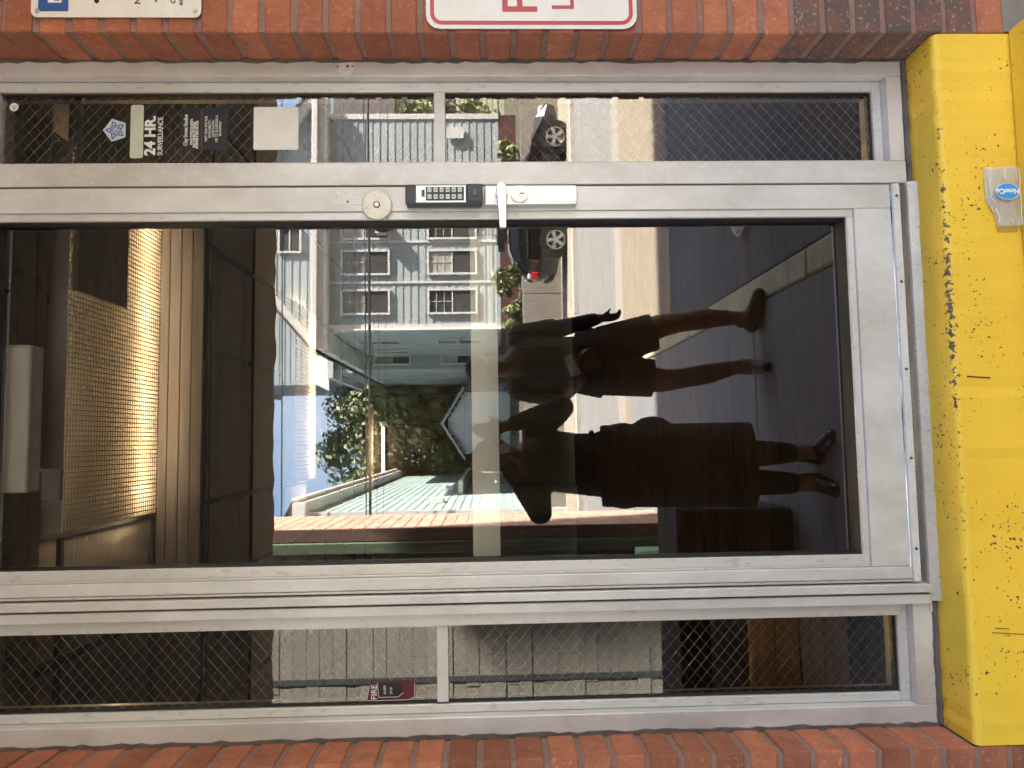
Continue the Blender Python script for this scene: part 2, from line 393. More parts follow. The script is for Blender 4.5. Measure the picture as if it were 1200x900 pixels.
dbox('sweep', alu_w, -.3300, .5850, -.014, -.0045, .6553, .6728, .0015)
for i in range(5):
    x = .555 - i*.203
    MB().cyl((x, -.0155, .664), (x, -.0141, .664), .0033, None, 12).build('sweep_screw', dkplast, dr)
# lock hardware on the right stile
pl = dbox('patch_plate', alu_w, .5440, .5762, -.0052, -.0035, 1.9045, 1.9665, .0004)
MB().cyl((.5513, -.0060, 1.9379), (.5513, -.0040, 1.9379), .0023).build('screw_hole', black, pl)
ds = MB(); ds.cyl((.5413, -.004, 1.8707), (.5413, -.012, 1.8707), .0345, None, 48); ds.cyl((.5413, -.012, 1.8707), (.5413, -.0135, 1.8707), .0345, .0325, 48)
disc = ds.build('escutcheon', satin, dr, smooth=False)
MB().cyl((.5413, -.0136, 1.8707), (.5413, -.0150, 1.8707), .0080, .0072, 24).build('hub_ring', rust, disc)
MB().cyl((.5413, -.0151, 1.8707), (.5413, -.0160, 1.8707), .0060, .0052, 6).build('hub_bolt', steel, disc)
# keypad lock: black ends, steel face, twelve keys, thumb slide
kp = dbox('keypad_lock', dkplast, .5350, .5770, -.038, -.004, 1.6300, 1.8030, .003)
box('keypad_face', steel, kp, .5362, .5752, -.046, -.0382, 1.6650, 1.7790, .0015)
box('key_field', dkplast, kp, .5392, .5705, -.0472, -.0462, 1.6705, 1.7560, .0004)
box('thumb_block', dkplast, kp, .5362, .5768, -.050, -.0382, 1.6285, 1.6640, .002)
box('thumb_slide', M('grey slide', (.11, .11, .115), rough=.4), kp, .5480, .5650, -.0535, -.0502, 1.6400, 1.6520, .001)
box('status_window', M('dark lens', (.10, .07, .075), rough=.25), kp, .5480, .5640, -.0472, -.0462, 1.7585, 1.7655, .0004)
km = M('white key', (.72, .72, .70), rough=.4)
keym = MB().box(-.0052, .0052, -.0016, .0016, -.0046, .0046, .0008).build('key', km); kme = keym.data; bpy.data.objects.remove(keym)
for r in range(6):
    for c in range(2):
        x = .5475+c*.0156; z = 1.7475 - r*.0136
        k = link('key', kme, kp, Vector((x, -.0484, z))-rootloc(kp))
for r in range(6):
    for c in range(2):
        x = .5475+c*.0156; z = 1.7475 - r*.0136
        text('key_number', '1234567890CE'[r*2+c], .0072, x-.0022, z-.0026, -.0503, black, kp)
# lever trim, cylinder, lower plate
lk = dbox('lock_case', steel, .5357, .5795, -.030, -.004, 1.4144, 1.6245, .002)
box('cover_plate', steel, lk, .5400, .5745, -.0318, -.0302, 1.4150, 1.4940, .0004); box('cover_plate', steel, lk, .5400, .5745, -.0314, -.0302, 1.5960, 1.6220, .0004)
MB().cyl((.5573, -.030, 1.5446), (.5573, -.036, 1.5446), .0205, .0200, 40).build('key_cylinder', steel, lk)
MB().cyl((.5573, -.0361, 1.5446), (.5573, -.0372, 1.5446), .0180, .0172, 40).cyl((.5573, -.0373, 1.5395), (.5573, -.0390, 1.5395), .0085, .0080, 24).build('key_plug', steel, lk)
MB().box(.5560, .5586, -.0396, -.0391, 1.5345, 1.5440).build('keyhole', black, lk)
MB().cyl((.5573, -.030, 1.5860), (.5573, -.050, 1.5860), .014, None, 24).build('lever_neck', steel, lk)
lv = MB(); pts = []
for k in range(9):
    a = math.pi*k/8 - math.pi/2
    pts.append((.5640+math.cos(a)*.0112, -.050, 1.5865+math.sin(a)*.0112))
pts += [(.4700, -.058, 1.5915), (.4700, -.058, 1.5770)]
lv.poly([Vector(p) for p in pts], (0, -.012, 0)).build('lever_handle', steel, lk, bev=.001)
# inside push bar, seen through the pane
ribm = M('ribbed push bar', (.95, .92, .82), (.90, .87, .77), 10, .45, 0)
pb = MB(); zs_ = [1.5985+i*.0046 for i in range(14)]
pb.box(-.266, .505, .060, .105, 1.5990, 1.6610, .002)
for z in zs_: pb.box(-.264, .503, .0580, .0602, z, z+.0028)
bar = pb.build('push_bar', ribm, dr)
box('end_bracket', M('bracket', (.5, .48, .42), rough=.5, metal=.4), bar, .487, .506, .0530, .0575, 1.594, 1.664, .002)
for q in (1.645, 1.613): MB().cyl((.494, .0515, q), (.494, .0525, q), .005).build('bracket_screw', dkplast, bar)

# ---- threshold under the door
th = MB()
V = []
for x in (-.372, .588):
    V.append([th.bm.verts.new(q) for q in ((x, .03, .640), (x, -.010, .6405), (x, -.0155, .638), (x, -.0235, .6120), (x, -.0235, .6080), (x, .03, .6080))])
for i in range(6): th.bm.faces.new((V[0][i], V[0][(i+1) % 6], V[1][(i+1) % 6], V[1][i]))
th.bm.faces.new(V[0][::-1]); th.bm.faces.new(V[1])
tag(th.build('threshold', thr_m), 'worn sloped metal threshold on the yellow step under the door', 'threshold')

# ---- door closer inside, above the glass
dc = thing('door_closer', 'pale door closer box with jointed arm behind the glass top', 'door closer', (.07, .13, 2.76))
plm = M('cream cover', (.86, .83, .77), (.80, .77, .70), 6, .5)
box('cover', plm, dc, -.105, .245, .100, .160, 2.705, 2.83, .008, seg=3)
MB().tube([(-.02, .14, 2.80), (-.045, .15, 2.725), (-.055, .155, 2.70)], .006, 10).build('arm', steel, dc)
MB().box(-.13, -.05, .15, .164, 2.655, 2.70, .003).build('bracket', M('closer shoe', (.28, .25, .21), rough=.5), dc)

# ================================================================== STICKERS ON THE GLASS, SIGNS ON THE BRICK
SY = .0414
def sticker(name, label, x0, x1, z0, z1, m, cat='sticker', y=SY, r=.004, th_=.0006):
    t = thing(name, label, cat, ((x0+x1)/2, y, (z0+z1)/2))
    pts = []
    for cx, cz, a0 in ((x1-r, z1-r, 0), (x0+r, z1-r, 90), (x0+r, z0+r, 180), (x1-r, z0+r, 270)):
        for k in range(5):
            a = rad(a0+k*22.5); pts.append((cx+math.cos(a)*r, y, cz+math.sin(a)*r))
    MB().poly(pts, (0, -th_, 0)).build('sheet', m, t)
    return t
# badge
bd = thing('star_badge_sticker', 'small pale pentagon sticker with a blue star badge, highest large sticker on the right window', 'sticker', (.7413, SY, 2.489))
def ngon(n, r, cx, cz, y, a0=90): return [(cx+math.cos(rad(a0+360*k/n))*r, y, cz+math.sin(rad(a0+360*k/n))*r) for k in range(n)]
MB().poly(ngon(5, .029, .7413, 2.489, SY), (0, -.0006, 0)).build('sheet', M('pale badge', (.55, .60, .62), rough=.5), bd)
sb = MB()
for k in range(5):
    a = rad(90+72*k); ca, sa = math.cos(a), math.sin(a)
    tip = (.7413+ca*.0225, 2.489+sa*.0225); b1 = (.7413+ca*.0105-sa*.0062, 2.489+sa*.0105+ca*.0062); b2 = (.7413+ca*.0105+sa*.0062, 2.489+sa*.0105-ca*.0062)
    c0 = (.7413+ca*.0135, 2.489+sa*.0135)
    for A, B in ((tip, b1), (tip, b2), (b1, b2)):
        dx, dz = B[0]-A[0], B[1]-A[1]; l = math.hypot(dx, dz); nx, nz = -dz/l*.0013, dx/l*.0013
        sb.poly([(A[0]+nx, SY-.0007, A[1]+nz), (B[0]+nx, SY-.0007, B[1]+nz), (B[0]-nx, SY-.0007, B[1]-nz), (A[0]-nx, SY-.0007, A[1]-nz)], (0, -.0003, 0))
sb.build('star', bluem, bd)
rg = MB()
for k in range(24):
    a, b = rad(15*k), rad(15*k+15)
    rg.poly([(.7413+math.cos(q)*r, SY-.0011, 2.489+math.sin(q)*r) for q, r in ((a, .0062), (b, .0062), (b, .0078), (a, .0078))], (0, -.0003, 0))
rg.build('ring', bluem, bd)
text('initial', 'C', .011, .7413, 2.4855, SY-.0009, bluem, bd, 'CENTER')
br_ = sticker('surveillance_sticker', 'pale bar with white letters 24 HR. SURVEILLANCE below the star badge', .6735, .8025, 2.4245, 2.4545, creamm, r=.005)
text('headline', '24 HR.', .0335, .6800, 2.3975, SY-.0005, white, br_, 'LEFT', .0012, 1.02)
text('subline', 'SURVEILLANCE', .0165, .6800, 2.3795, SY-.0005, white, br_, 'LEFT', .0002, .83)
cd = sticker('studio_card_sticker', 'black card sticker with small white lettering and a thin red line', .6930, .7950, 2.2300, 2.3370, M('black card', (.016, .017, .020), rough=.4), r=.003)
text('title', 'Clay Street Studios', .0125, .703, 2.3220, SY-.0009, white, cd, 'LEFT', .0003, .78)
for i, (s, x, ww) in enumerate((('ROBUST WORKS FOR ARTISTS,', .7055, .58), ('SMALL BUSINESS, LIVE THEATER,', .6985, .56), ('ENTERPRISES & TIRED FOR YOUR', .6960, .58))):
    text('line', s, .0078, x, 2.3100-i*.0066, SY-.0009, white, cd, 'LEFT', .0003, ww)
box('red_line', redm, cd, .6945, .7935, SY-.0011, SY-.0007, 2.2885, 2.2897)
for i, s in enumerate(('VISIT OUR SITE FOR', 'AVAILABILITY,', 'LEASE RATES,', 'OR TO SCHEDULE A', 'SHOWING!')):
    text('line', s, .0082, .744, 2.2760-i*.0082, SY-.0009, white, cd, 'CENTER', .00005, .86)
sticker('square_sticker', 'plain white square sticker under the black card on the right window', .6923, .7966, 2.0625, 2.1675, white, r=.004, th_=.0012)
rs = thing('round_sticker', 'tiny round white sticker in the top corner of the right window', 'sticker', (.7977, SY, 2.7249))
MB().poly(ngon(24, .0100, .7977, 2.7249, SY), (0, -.0005, 0)).build('sheet', white, rs); text('mark', 'E3', .0088, .7977, 2.7218, SY-.0007, rust, rs, 'CENTER')
fs = thing('fire_sticker', 'dark red fire alarm sticker low on the left wired window', 'sticker', (-.555, SY, 1.853))
MB().poly([(-.578, SY, 1.903), (-.578, SY, 1.808), (-.570, SY, 1.794), (-.5385, SY, 1.795), (-.5345, SY, 1.803), (-.5345, SY, 1.893)], (0, -.0006, 0)).build('sheet', dredm, fs)
MB().poly([(-.568, SY-.0007, 1.8740), (-.568, SY-.0007, 1.834), (-.560, SY-.0007, 1.823), (-.5440, SY-.0007, 1.823), (-.5380, SY-.0007, 1.832), (-.5380, SY-.0007, 1.8770)], (0, -.0003, 0)).build('panel', black, fs)
text('heading', 'FIRE', .0175, -.5745, 1.8810, SY-.0008, white, fs, 'LEFT', .0002, 1.02)
text('line', 'ALARM', .0085, -.563, 1.860, SY-.0012, white, fs, 'LEFT', 0, .7); text('line', '24 HR', .0085, -.563, 1.846, SY-.0012, white, fs, 'LEFT', 0, .7)
ol = MB()
for (a, b) in (((-.5765, 1.902), (-.5765, 1.809)), ((-.5765, 1.809), (-.5695, 1.796)), ((-.5695, 1.796), (-.5392, 1.7965)), ((-.5695, 1.8765), (-.5370, 1.8795)), ((-.5695, 1.8765), (-.5695, 1.833)), ((-.5695, 1.833), (-.560, 1.821))):
    ol.cyl((a[0], SY-.0008, a[1]), (b[0], SY-.0008, b[1]), .0006, None, 4)
ol.build('outline', white, fs)
# signs on the right jamb
s1 = sticker('wall_sign', 'white metal sign with blue square at the top right of the brick jamb', .9215, 1.25, 2.2310, 2.5920, sign_w, 'sign', -.1205, .014, .0018)
YS = -.1226
MB().box(.9345, .9415, YS-.0008, YS, 2.5130, 2.5765).box(.9345, 1.02, YS-.0006, YS, 2.5650, 2.5765).box(.9345, 1.02, YS-.0007, YS, 2.5130, 2.5245).box(.9416, 1.02, YS-.0003, YS, 2.5246, 2.5649).build('blue_square', bluem, s1)
MB().box(.953, 1.02, YS-.0012, YS-.0009, 2.5270, 2.5560).build('white_square', white, s1)
MB().box(.957, 1.02, YS-.0017, YS-.0013, 2.5320, 2.5420).build('mark', bluem, s1)
MB().poly([(.9515, YS, 2.4530), (.956, YS, 2.4480), (.975, YS, 2.4495), (1.0, YS, 2.454), (1.0, YS, 2.463), (.972, YS, 2.4585), (.955, YS, 2.4585)], (0, -.0005, 0)).build('black_shape', black, s1)
text('line', 'No', .0185, .9505, 2.3605, YS-.0004, black, s1, 'LEFT', .0002); text('line', 'we', .0125, .9545, 2.3240, YS-.0004, black, s1)
text('line', 'Co', .0150, .9520, 2.2860, YS-.0004, black, s1, 'LEFT', .0002); text('line', 'ani', .0140, .9480, 2.2705, YS-.0004, black, s1, 'LEFT', .0002)
for q in ((.9345, 2.5770), (.9360, 2.2440)): MB().cyl((q[0], YS-.0009, q[1]), (q[0], YS-.004, q[1]), .0055, .0045, 8).build('bolt', steel, s1)
s2 = sticker('wall_sign', 'white sign with red rounded border on the brick jamb above the keypad side', .8970, 1.25, 1.2840, 1.7465, sign_w, 'sign', -.1205, .030, .0018)
bdm = MB()
def ring(mb, x0, x1, z0, z1, r, w_, y, th_):
    P = []
    for rr, (a, b, c, d) in ((r, (x0, x1, z0, z1)), (r-w_, (x0+w_, x1-w_, z0+w_, z1-w_))):
        q = []
        for cx, cz, a0 in ((b-rr, d-rr, 0), (a+rr, d-rr, 90), (a+rr, c+rr, 180), (b-rr, c+rr, 270)):
            for k in range(7): t = rad(a0+k*15); q.append((cx+math.cos(t)*rr, y, cz+math.sin(t)*rr))
        P.append(q)
    n = len(P[0])
    for i in range(n):
        j = (i+1) % n
        mb.poly([P[0][i], P[0][j], P[1][j], P[1][i]], (0, -th_, 0))
ring(bdm, .9060, 1.241, 1.2930, 1.7375, .026, .0085, YS, .0005)
bdm.build('red_border', redm, s2)
text('line', 'PA', .1090, .9300, 1.5045, YS-.0003, redm, s2, 'LEFT', .0012, .9); text('line', 'L', .0690, .9385, 1.4235, YS-.0003, redm, s2, 'LEFT', .0008, .9)

# ---- flattened clear packet leaning on the step
pk_m = bpy.data.materials.new('clear packet film'); pk_m.use_nodes = True
b_ = pk_m.node_tree.nodes['Principled BSDF']; b_.inputs['Base Color'].default_value = (.56, .54, .49, 1); b_.inputs['Roughness'].default_value = .10; b_.inputs['Alpha'].default_value = .66; b_.inputs['Coat Weight'].default_value = .6
nz_ = pk_m.node_tree.nodes.new('ShaderNodeTexNoise'); nz_.inputs['Scale'].default_value = 22; bp_ = pk_m.node_tree.nodes.new('ShaderNodeBump'); bp_.inputs['Strength'].default_value = 1; bp_.inputs['Distance'].default_value = .012
mp_ = pk_m.node_tree.nodes.new('ShaderNodeMapping'); mp_.inputs['Scale'].default_value = (.6, 1, 2.2); tc_ = pk_m.node_tree.nodes.new('ShaderNodeTexCoord')
pk_m.node_tree.links.new(tc_.outputs['Object'], mp_.inputs[0]); pk_m.node_tree.links.new(mp_.outputs[0], nz_.inputs['Vector'])
pk_m.node_tree.links.new(nz_.outputs[0], bp_.inputs['Height']); pk_m.node_tree.links.new(bp_.outputs[0], b_.inputs['Normal'])
pk = thing('plastic_packet', 'crumpled clear plastic packet with blue oval label against the yellow step', 'packet', (.52, -.13, .455))
pm = MB(); NU, NV = 20, 12; G = []
for i in range(NU+1):
    u_ = i/NU; x = .5785 + (.4495-.5785)*u_
    zt = .5285 if u_ < .55 else .5285 - .021*min(1, (u_-.55)/.28)
    zb = .4540
    row = []
    for j in range(NV+1):
        v_ = j/NV; bul = .010*math.sin(math.pi*v_)*math.sin(math.pi*min(1, max(0, u_*1.02)))
        row.append(pm.bm.verts.new((x, -.1215-bul-random.uniform(0, .0018)-.006*(1-v_), zb+(zt-zb)*v_)))
    G.append(row)
for a, b in zip(G, G[1:]):
    for j in range(NV): pm.bm.faces.new((a[j], a[j+1], b[j+1], b[j]))
pm.build('film', pk_m, pk, smooth=True)
MB().poly([(.5212+math.cos(2*math.pi*k/28)*.0175, -.1395, .4910+math.sin(2*math.pi*k/28)*.0250) for k in range(28)], (0, -.0008, 0)).build('label_oval', skyblue, pk)
lo = MB(); ring_pts = [(.5212+math.cos(2*math.pi*k/28)*.0181, .4910+math.sin(2*math.pi*k/28)*.0257) for k in range(28)]
for a, b in zip(ring_pts, ring_pts[1:]+ring_pts[:1]): lo.cyl((a[0], -.1400, a[1]), (b[0], -.1400, b[1]), .0006, None, 4)
lo.build('label_rim', white, pk)
text('label_text', 'NowCo', .0155, .5265, .4910, -.1406, white, pk, 'CENTER', .0005, 1.0, rotz=-math.pi/2)
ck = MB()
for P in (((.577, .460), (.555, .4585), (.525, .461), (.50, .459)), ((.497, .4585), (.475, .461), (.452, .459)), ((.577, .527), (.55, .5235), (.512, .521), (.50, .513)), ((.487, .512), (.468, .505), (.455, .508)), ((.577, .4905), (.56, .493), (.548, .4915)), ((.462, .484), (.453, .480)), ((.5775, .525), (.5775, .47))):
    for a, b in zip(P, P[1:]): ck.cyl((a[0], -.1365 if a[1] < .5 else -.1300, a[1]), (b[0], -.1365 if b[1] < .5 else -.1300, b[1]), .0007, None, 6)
ck.build('crease_glint', M('pale fold glint', (.85, .83, .78), rough=.15), pk, kind='stuff')  # raised near-white strips, the film's highlights put into their colour
MB().poly([(.448, -.1188, .505), (.448, -.1188, .458), (.4385, -.1188, .459), (.4385, -.1188, .504)], (0, -.0006, 0)).build('tape_tail', M('amber tape', (.58, .35, .10), rough=.35), pk)

# ================================================================== THE ROOM BEHIND THE GLASS
FZ, CZ = .675, 2.92
oak = M('dark oak floor', (.019, .0105, .0045), (.005, .003, .0015), 5, .8, 0, .1, 60, stretch=(1.2, 14, 14), rnd=.3, spec=.05)
tile_d = M('dark ceiling tile', (.62, .58, .53), (.54, .51, .47), 20, .95, 0, .3, 200)
tile_b = M('brown ceiling tile', (.52, .43, .33), (.44, .36, .28), 20, .95, 0, .3, 200)
blk_m = M('black grid bar', (.012, .011, .011), rough=.6)
olive = M('olive wall board', (.125, .115, .085), (.10, .092, .068), 3, .7, 0, .1, 40, stretch=(6, 6, .7), rnd=.12)
plank_m = M('weathered plank', (.30, .265, .225), (.19, .165, .14), 7, .85, 0, .3, 60, stretch=(.8, 12, 12), rnd=.2, dots=(.4, .35, .29), dscale=30, damt=.35)
plaster = M('old plaster', (.36, .31, .24), (.29, .25, .19), 10, .95, 0, .3, 50, dots=(.12, .1, .08), dscale=18, damt=.5)
fl = tag(thing('interior_floor', None, None, (0, 3, FZ)), None, None, kind='structure')
y = .12; k = 0
while y < 6.6:
    wd = .118
    for x0, x1 in ((-3.2, -.9+.3*math.sin(k*2.3)), (-.9+.3*math.sin(k*2.3), 1.1+.4*math.sin(k*1.7)), (1.1+.4*math.sin(k*1.7), 3.4)):
        box('floor_board', oak, fl, x0+.001, x1-.001, y+.001, y+wd-.001, FZ-.03, FZ+random.uniform(0, .0012), 0)
    y += wd; k += 1
wl = tag(thing('interior_wall', None, None, (0, 6.7, FZ)), None, None, kind='structure')
x = -3.2
while x < 3.3:
    box('wall_board', olive, wl, x+.002, x+.168, 6.7+random.uniform(0, .004), 6.78, FZ-.05, CZ+.1, .004); x += .17
box('wall_panel', tile_b, wl, -3.3, 3.5, 6.79, 6.9, FZ-.1, CZ+.3)
iw = M('cream painted board', (.36, .33, .26), (.29, .27, .22), 4, .8, 0, .2, 40, rnd=.06)
sw_ = tag(thing('interior_side_wall', None, None, (-3.2, 3, FZ)), None, None, kind='structure')
box('wall_panel', iw, sw_, -3.35, -3.2, .1, 6.8, FZ-.1, CZ+.2); 
sw2 = tag(thing('interior_side_wall', None, None, (3.4, 3, FZ)), None, None, kind='structure')
box('wall_panel', tile_b, sw2, 3.4, 3.55, .1, 6.8, FZ-.1, CZ+.2)
# grey cabinet at the back and a picture rail of wood
cb = thing('low_cabinet', 'grey low cabinet against the olive board wall inside', 'cabinet', (-.66, 6.6, FZ))
cm = M('grey cabinet paint', (.17, .165, .15), (.14, .135, .12), 5, .6)
box('body', cm, cb, -.82, -.50, 6.38, 6.69, FZ+.002, 1.38, .004); box('door', cm, cb, -.805, -.515, 6.365, 6.379, FZ+.06, 1.33, .003)
# suspended ceiling: black bars, separate tiles
xs_ = [-3.2, -2.43, -1.83, -1.23, -.637, -.259, .436, .927, 1.53, 2.13, 2.73, 3.4]
ys_ = [.12, .30, .625, 1.235, 1.79, 2.42, 3.055, 3.665, 4.27, 4.88, 5.49, 6.10, 6.70]
ce = tag(thing('interior_ceiling', None, None, (0, 3, CZ)), None, None, kind='structure')
for x in xs_[1:-1]:
    if x == .436:
        MB().box(x-.012, x+.012, .12, .62, CZ-.012, CZ+.02).box(x-.012, x+.012, 3.68, 6.7, CZ-.012, CZ+.02).build('grid_bar', blk_m, ce, kind='stuff'); continue
    box('grid_bar', blk_m, ce, x-.013, x+.013, .12, 6.7, CZ-.012, CZ+.02)
for y in ys_[1:-1]:
    box('cross_bar', blk_m, ce, -3.2, 3.4, y-.009, y+.009, CZ-.010, CZ+.019)
LD = .055
lamp_cells = {(.625, -.259), (3.055, -.259)}
for i in range(len(ys_)-1):
    for j in range(len(xs_)-1):
        a, b, c, d = xs_[j], xs_[j+1], ys_[i], ys_[i+1]
        if c in (3.055,) and a in (-.259, .436): continue
        if c == .625 and a in (-.259, .436): continue
        box('ceiling_tile', tile_b if c < .6 else (plank_m if c == .625 else tile_d), ce, a+.013, b-.013, c+.010, d-.010, CZ+random.uniform(0, .003), CZ+.02)
hdr_m = M('brown header board', (.058, .043, .034), (.034, .026, .021), 6, .85, 0, .3, 60, stretch=(.5, 12, 12), rnd=.15)
hb_ = tag(thing('interior_header', None, None, (0, 1.27, CZ)), None, None, kind='structure')
for q in range(4): box('header_board', hdr_m, hb_, -3.2, 3.4, 1.252+random.uniform(0, .003), 1.29, 2.742+q*.0445, 2.742+q*.0445+.0425, .002)
box('plaster_strip', plaster, ce, -3.2, 3.4, .34, .475, CZ-.03, CZ-.0125)
box('ceiling_slab', tile_d, ce, -3.6, 3.8, .101, 7.0, CZ+.19, CZ+.30)
# lit ceiling lamps with an egg-crate grid
warm = M('lamp tube glow', (1, .83, .59), emit=18)
diff = bpy.data.materials.new('lamp diffuser'); diff.use_nodes = True
t = diff.node_tree; t.nodes.clear(); o_ = t.nodes.new('ShaderNodeOutputMaterial'); tl = t.nodes.new('ShaderNodeBsdfTranslucent'); tl.inputs[0].default_value = (.85, .80, .68, 1)
tp = t.nodes.new('ShaderNodeBsdfTransparent'); ms = t.nodes.new('ShaderNodeMixShader'); ms.inputs[0].default_value = .12
t.links.new(tl.outputs[0], ms.inputs[1]); t.links.new(tp.outputs[0], ms.inputs[2]); t.links.new(ms.outputs[0], o_.inputs[0])
housing = M('lamp housing', (.22, .19, .15), rough=.7); grid_m = M('lamp grid', (.13, .10, .065), rough=.6)
def lamp(y0, y1, label, step, glow):
    x0, x1 = -.245, .913
    t = thing('ceiling_lamp', label, 'lamp', ((x0+x1)/2, (y0+y1)/2, CZ), 'ceiling lamps inside')
    hb = MB().box(x0, x1, y0, y1, CZ+.16, CZ+.17).box(x0-.004, x0, y0, y1, CZ+.005, CZ+.17).box(x1, x1+.004, y0, y1, CZ+.005, CZ+.17).box(x0, x1, y0-.004, y0, CZ+.005, CZ+.17).box(x0, x1, y1, y1+.004, CZ+.005, CZ+.17)
    hb.build('housing', housing, t)
    MB().box(x0, x1, y0-.006, y0-.001, CZ-LD-.012, CZ+.004).build('front_rim', tile_d, t)
    sk = MB().quad((x0, y1, CZ-LD), (x1, y1, CZ-LD), (x1, y1, CZ+.004), (x0, y1, CZ+.004)).quad((x0, y0, CZ-LD), (x0, y1, CZ-LD), (x0, y1, CZ+.004), (x0, y0, CZ+.004)).quad((x1, y0, CZ-LD), (x1, y1, CZ-LD), (x1, y1, CZ+.004), (x1, y0, CZ+.004))
    sk.build('skirt', diff, t)
    MB().cyl((x0+.03, y0+.47*(y1-y0)/.6, CZ-.005), (x1-.03, y0+.47*(y1-y0)/.6, CZ-.005), .016, None, 12).build('tube', glow, t)
    MB().quad((x0, y0, CZ-LD), (x1, y0, CZ-LD), (x1, y1, CZ-LD), (x0, y1, CZ-LD)).build('diffuser', diff, t)
    g = MB(); x = x0
    while x < x1: g.box(x-.0011, x+.0011, y0, y1, CZ-LD-.010, CZ-LD-.003); x += step
    y = y0
    while y < y1: g.box(x0, x1, y-.0014, y+.0014, CZ-LD-.0105, CZ-LD-.0035); y += step*1.05
    g.build('grid', grid_m, t, kind='stuff')
lamp(.520, 1.135, 'lit warm ceiling lamp with fine square grid just inside the door', .0155, warm)
lamp(3.07, 3.65, 'second lit warm ceiling lamp, deeper inside the room', .026, M('far tube glow', (1, .80, .54), emit=22))
# narrow grey hatch next to the first lamp, hanging a little below the ceiling
hp = thing('hanging_panel', 'grey weathered board panel hanging by the near ceiling lamp', 'panel', (.72, .70, CZ))
for q in range(3): box('board', plank_m, hp, .46, 1.6, .52+q*.10, .617+q*.10, CZ-.092, CZ-.074)
# ceiling strip of light on the back wall
ls = thing('wall_strip_lamp', 'thin warm strip lamp high on the back wall inside', 'lamp', (-.05, 6.66, 2.80))
box('tube', M('strip glow', (1, .62, .36), emit=2.2), ls, -.33, .17, 6.655, 6.675, 2.80, 2.822); box('holder', blk_m, ls, -.36, .22, 6.676, 6.698, 2.785, 2.835)

# ================================================================== OUTSIDE, IN FRONT OF THE DOOR (seen mirrored in the glass)
# canopy over the entrance
cn = thing('entrance_canopy', 'dark timber canopy over the entrance with a rough outer beam', 'canopy', (0, -1.4, 2.95))
can_m = M('dark canopy board', (.085, .068, .052), (.05, .04, .032), 5, .85, 0, .3, 50, stretch=(.7, 10, 10), rnd=.25)
rough_w = M('rough beam', (.34, .27, .20), (.15, .12, .09), 8, .95, 0, 1, 40, stretch=(1, 6, 6), dots=(.26, .21, .16), dscale=25, damt=.4)
y = -2.44
while y < -.13: box('canopy_board', can_m, cn, -4, 5, y+.002, min(y+.163, -.12), 2.955+random.uniform(0, .004), 2.985); y += .166
bm_ = MB(); V = []
for i in range(120):
    x = -4+9*i/119; j = lambda a: random.uniform(-a, a)
    V.append([bm_.bm.verts.new(q) for q in ((x, -2.455+j(.004), 2.945+j(.004)), (x, -2.86+j(.016), 2.945+j(.008)), (x, -2.86+j(.016), 3.2), (x, -2.455, 3.2))])
for a, b in zip(V, V[1:]):
    for i in range(4): bm_.bm.faces.new((a[i], a[(i+1) % 4], b[(i+1) % 4], b[i]))
bm_.build('beam', rough_w, cn)
# ground
asph = M('asphalt', (.115, .118, .120), (.088, .090, .092), 3, .9, 0, .6, 120, dots=(.19, .187, .18), dscale=220, damt=.5)
road_m = M('worn road asphalt', (.255, .24, .22), (.20, .188, .172), 2.5, .9, 0, .5, 120, dots=(.12, .11, .1), dscale=200, damt=.4)
gut_m = M('tan gutter concrete', (.29, .24, .17), (.235, .19, .13), 5, .9, 0, .4, 100, dots=(.16, .13, .09), dscale=160, damt=.5)
slab_m = M('pavement slab', (.21, .212, .210), (.175, .177, .175), 3, .9, 0, .4, 100, dots=(.25, .24, .22), dscale=150, damt=.4, rnd=.08)
def sheet(name, m, x0, x1, ys, nx=1):
    mb = MB()
    for (ya, za), (yb, zb) in zip(ys, ys[1:]): mb.quad((x0, ya, za), (x1, ya, za), (x1, yb, zb), (x0, yb, zb))
    return tag(mb.build(name, m), None, None, kind='structure')
sheet('ground', asph, -300, 300, [(0.4, -.09), (-6, -.10), (-14.5, -.50), (-19, -.62), (-400, -.62)])
sheet('parking_lot', asph, .99, 60, [(-.1, -.04), (-4.9, -.058)])
sheet('gutter', gut_m, -40, 60, [(-4.9, -.054), (-7.45, -.085)]); sheet('gutter', M('pale gutter concrete', (.34, .305, .25), (.29, .255, .21), 5, .9, 0, .3, 90), -40, 60, [(-7.455, -.085), (-8.15, -.115)])
sheet('road', road_m, -60, 80, [(-8.155, -.120), (-14.56, -.40)])
pv = tag(thing('pavement', None, None, (-1, -3, 0)), None, None, kind='structure')
box('paving_bed', conc, pv, -12, .80, -6.69, .0, -.12, -.012)
ysl = [-.1, -1.15, -2.69, -4.34, -5.6, -6.69]
for a, b in zip(ysl, ysl[1:]):
    for xa, xb in ((-4.0, -2.4), (-2.4, -.8), (-.8, .80)):
        box('paving_slab', slab_m, pv, xa+.004, xb-.004, b+.005, a-.005, -.03, random.uniform(-.002, .001), .004)
kb_m = M('yellow kerb paint', (.52, .47, .27), (.34, .32, .23), 9, .85, 0, .5, 60, dots=(.42, .36, .12), dscale=40, damt=.5)
kt = tag(thing('kerb', None, None, (.9, -3, 0)), None, None, kind='structure')
for a, b in ((-.2, -1.9), (-1.9, -3.7), (-3.7, -5.4), (-5.4, -6.69)):
    box('kerb_stone', kb_m, kt, .806, .955, b+.004, a-.004, -.1, .004, .012)
ck_m = M('pale kerb', (.50, .47, .41), (.4, .37, .32), 6, .9)
kf = tag(thing('far_kerb', None, None, (0, -14.6, -.35)), None, None, kind='structure')
for i in range(16): box('kerb_stone', ck_m, kf, -14+i*2.4, -11.606+i*2.4, -14.72, -14.565, -.6, -.29+random.uniform(-.005, .005), .012)
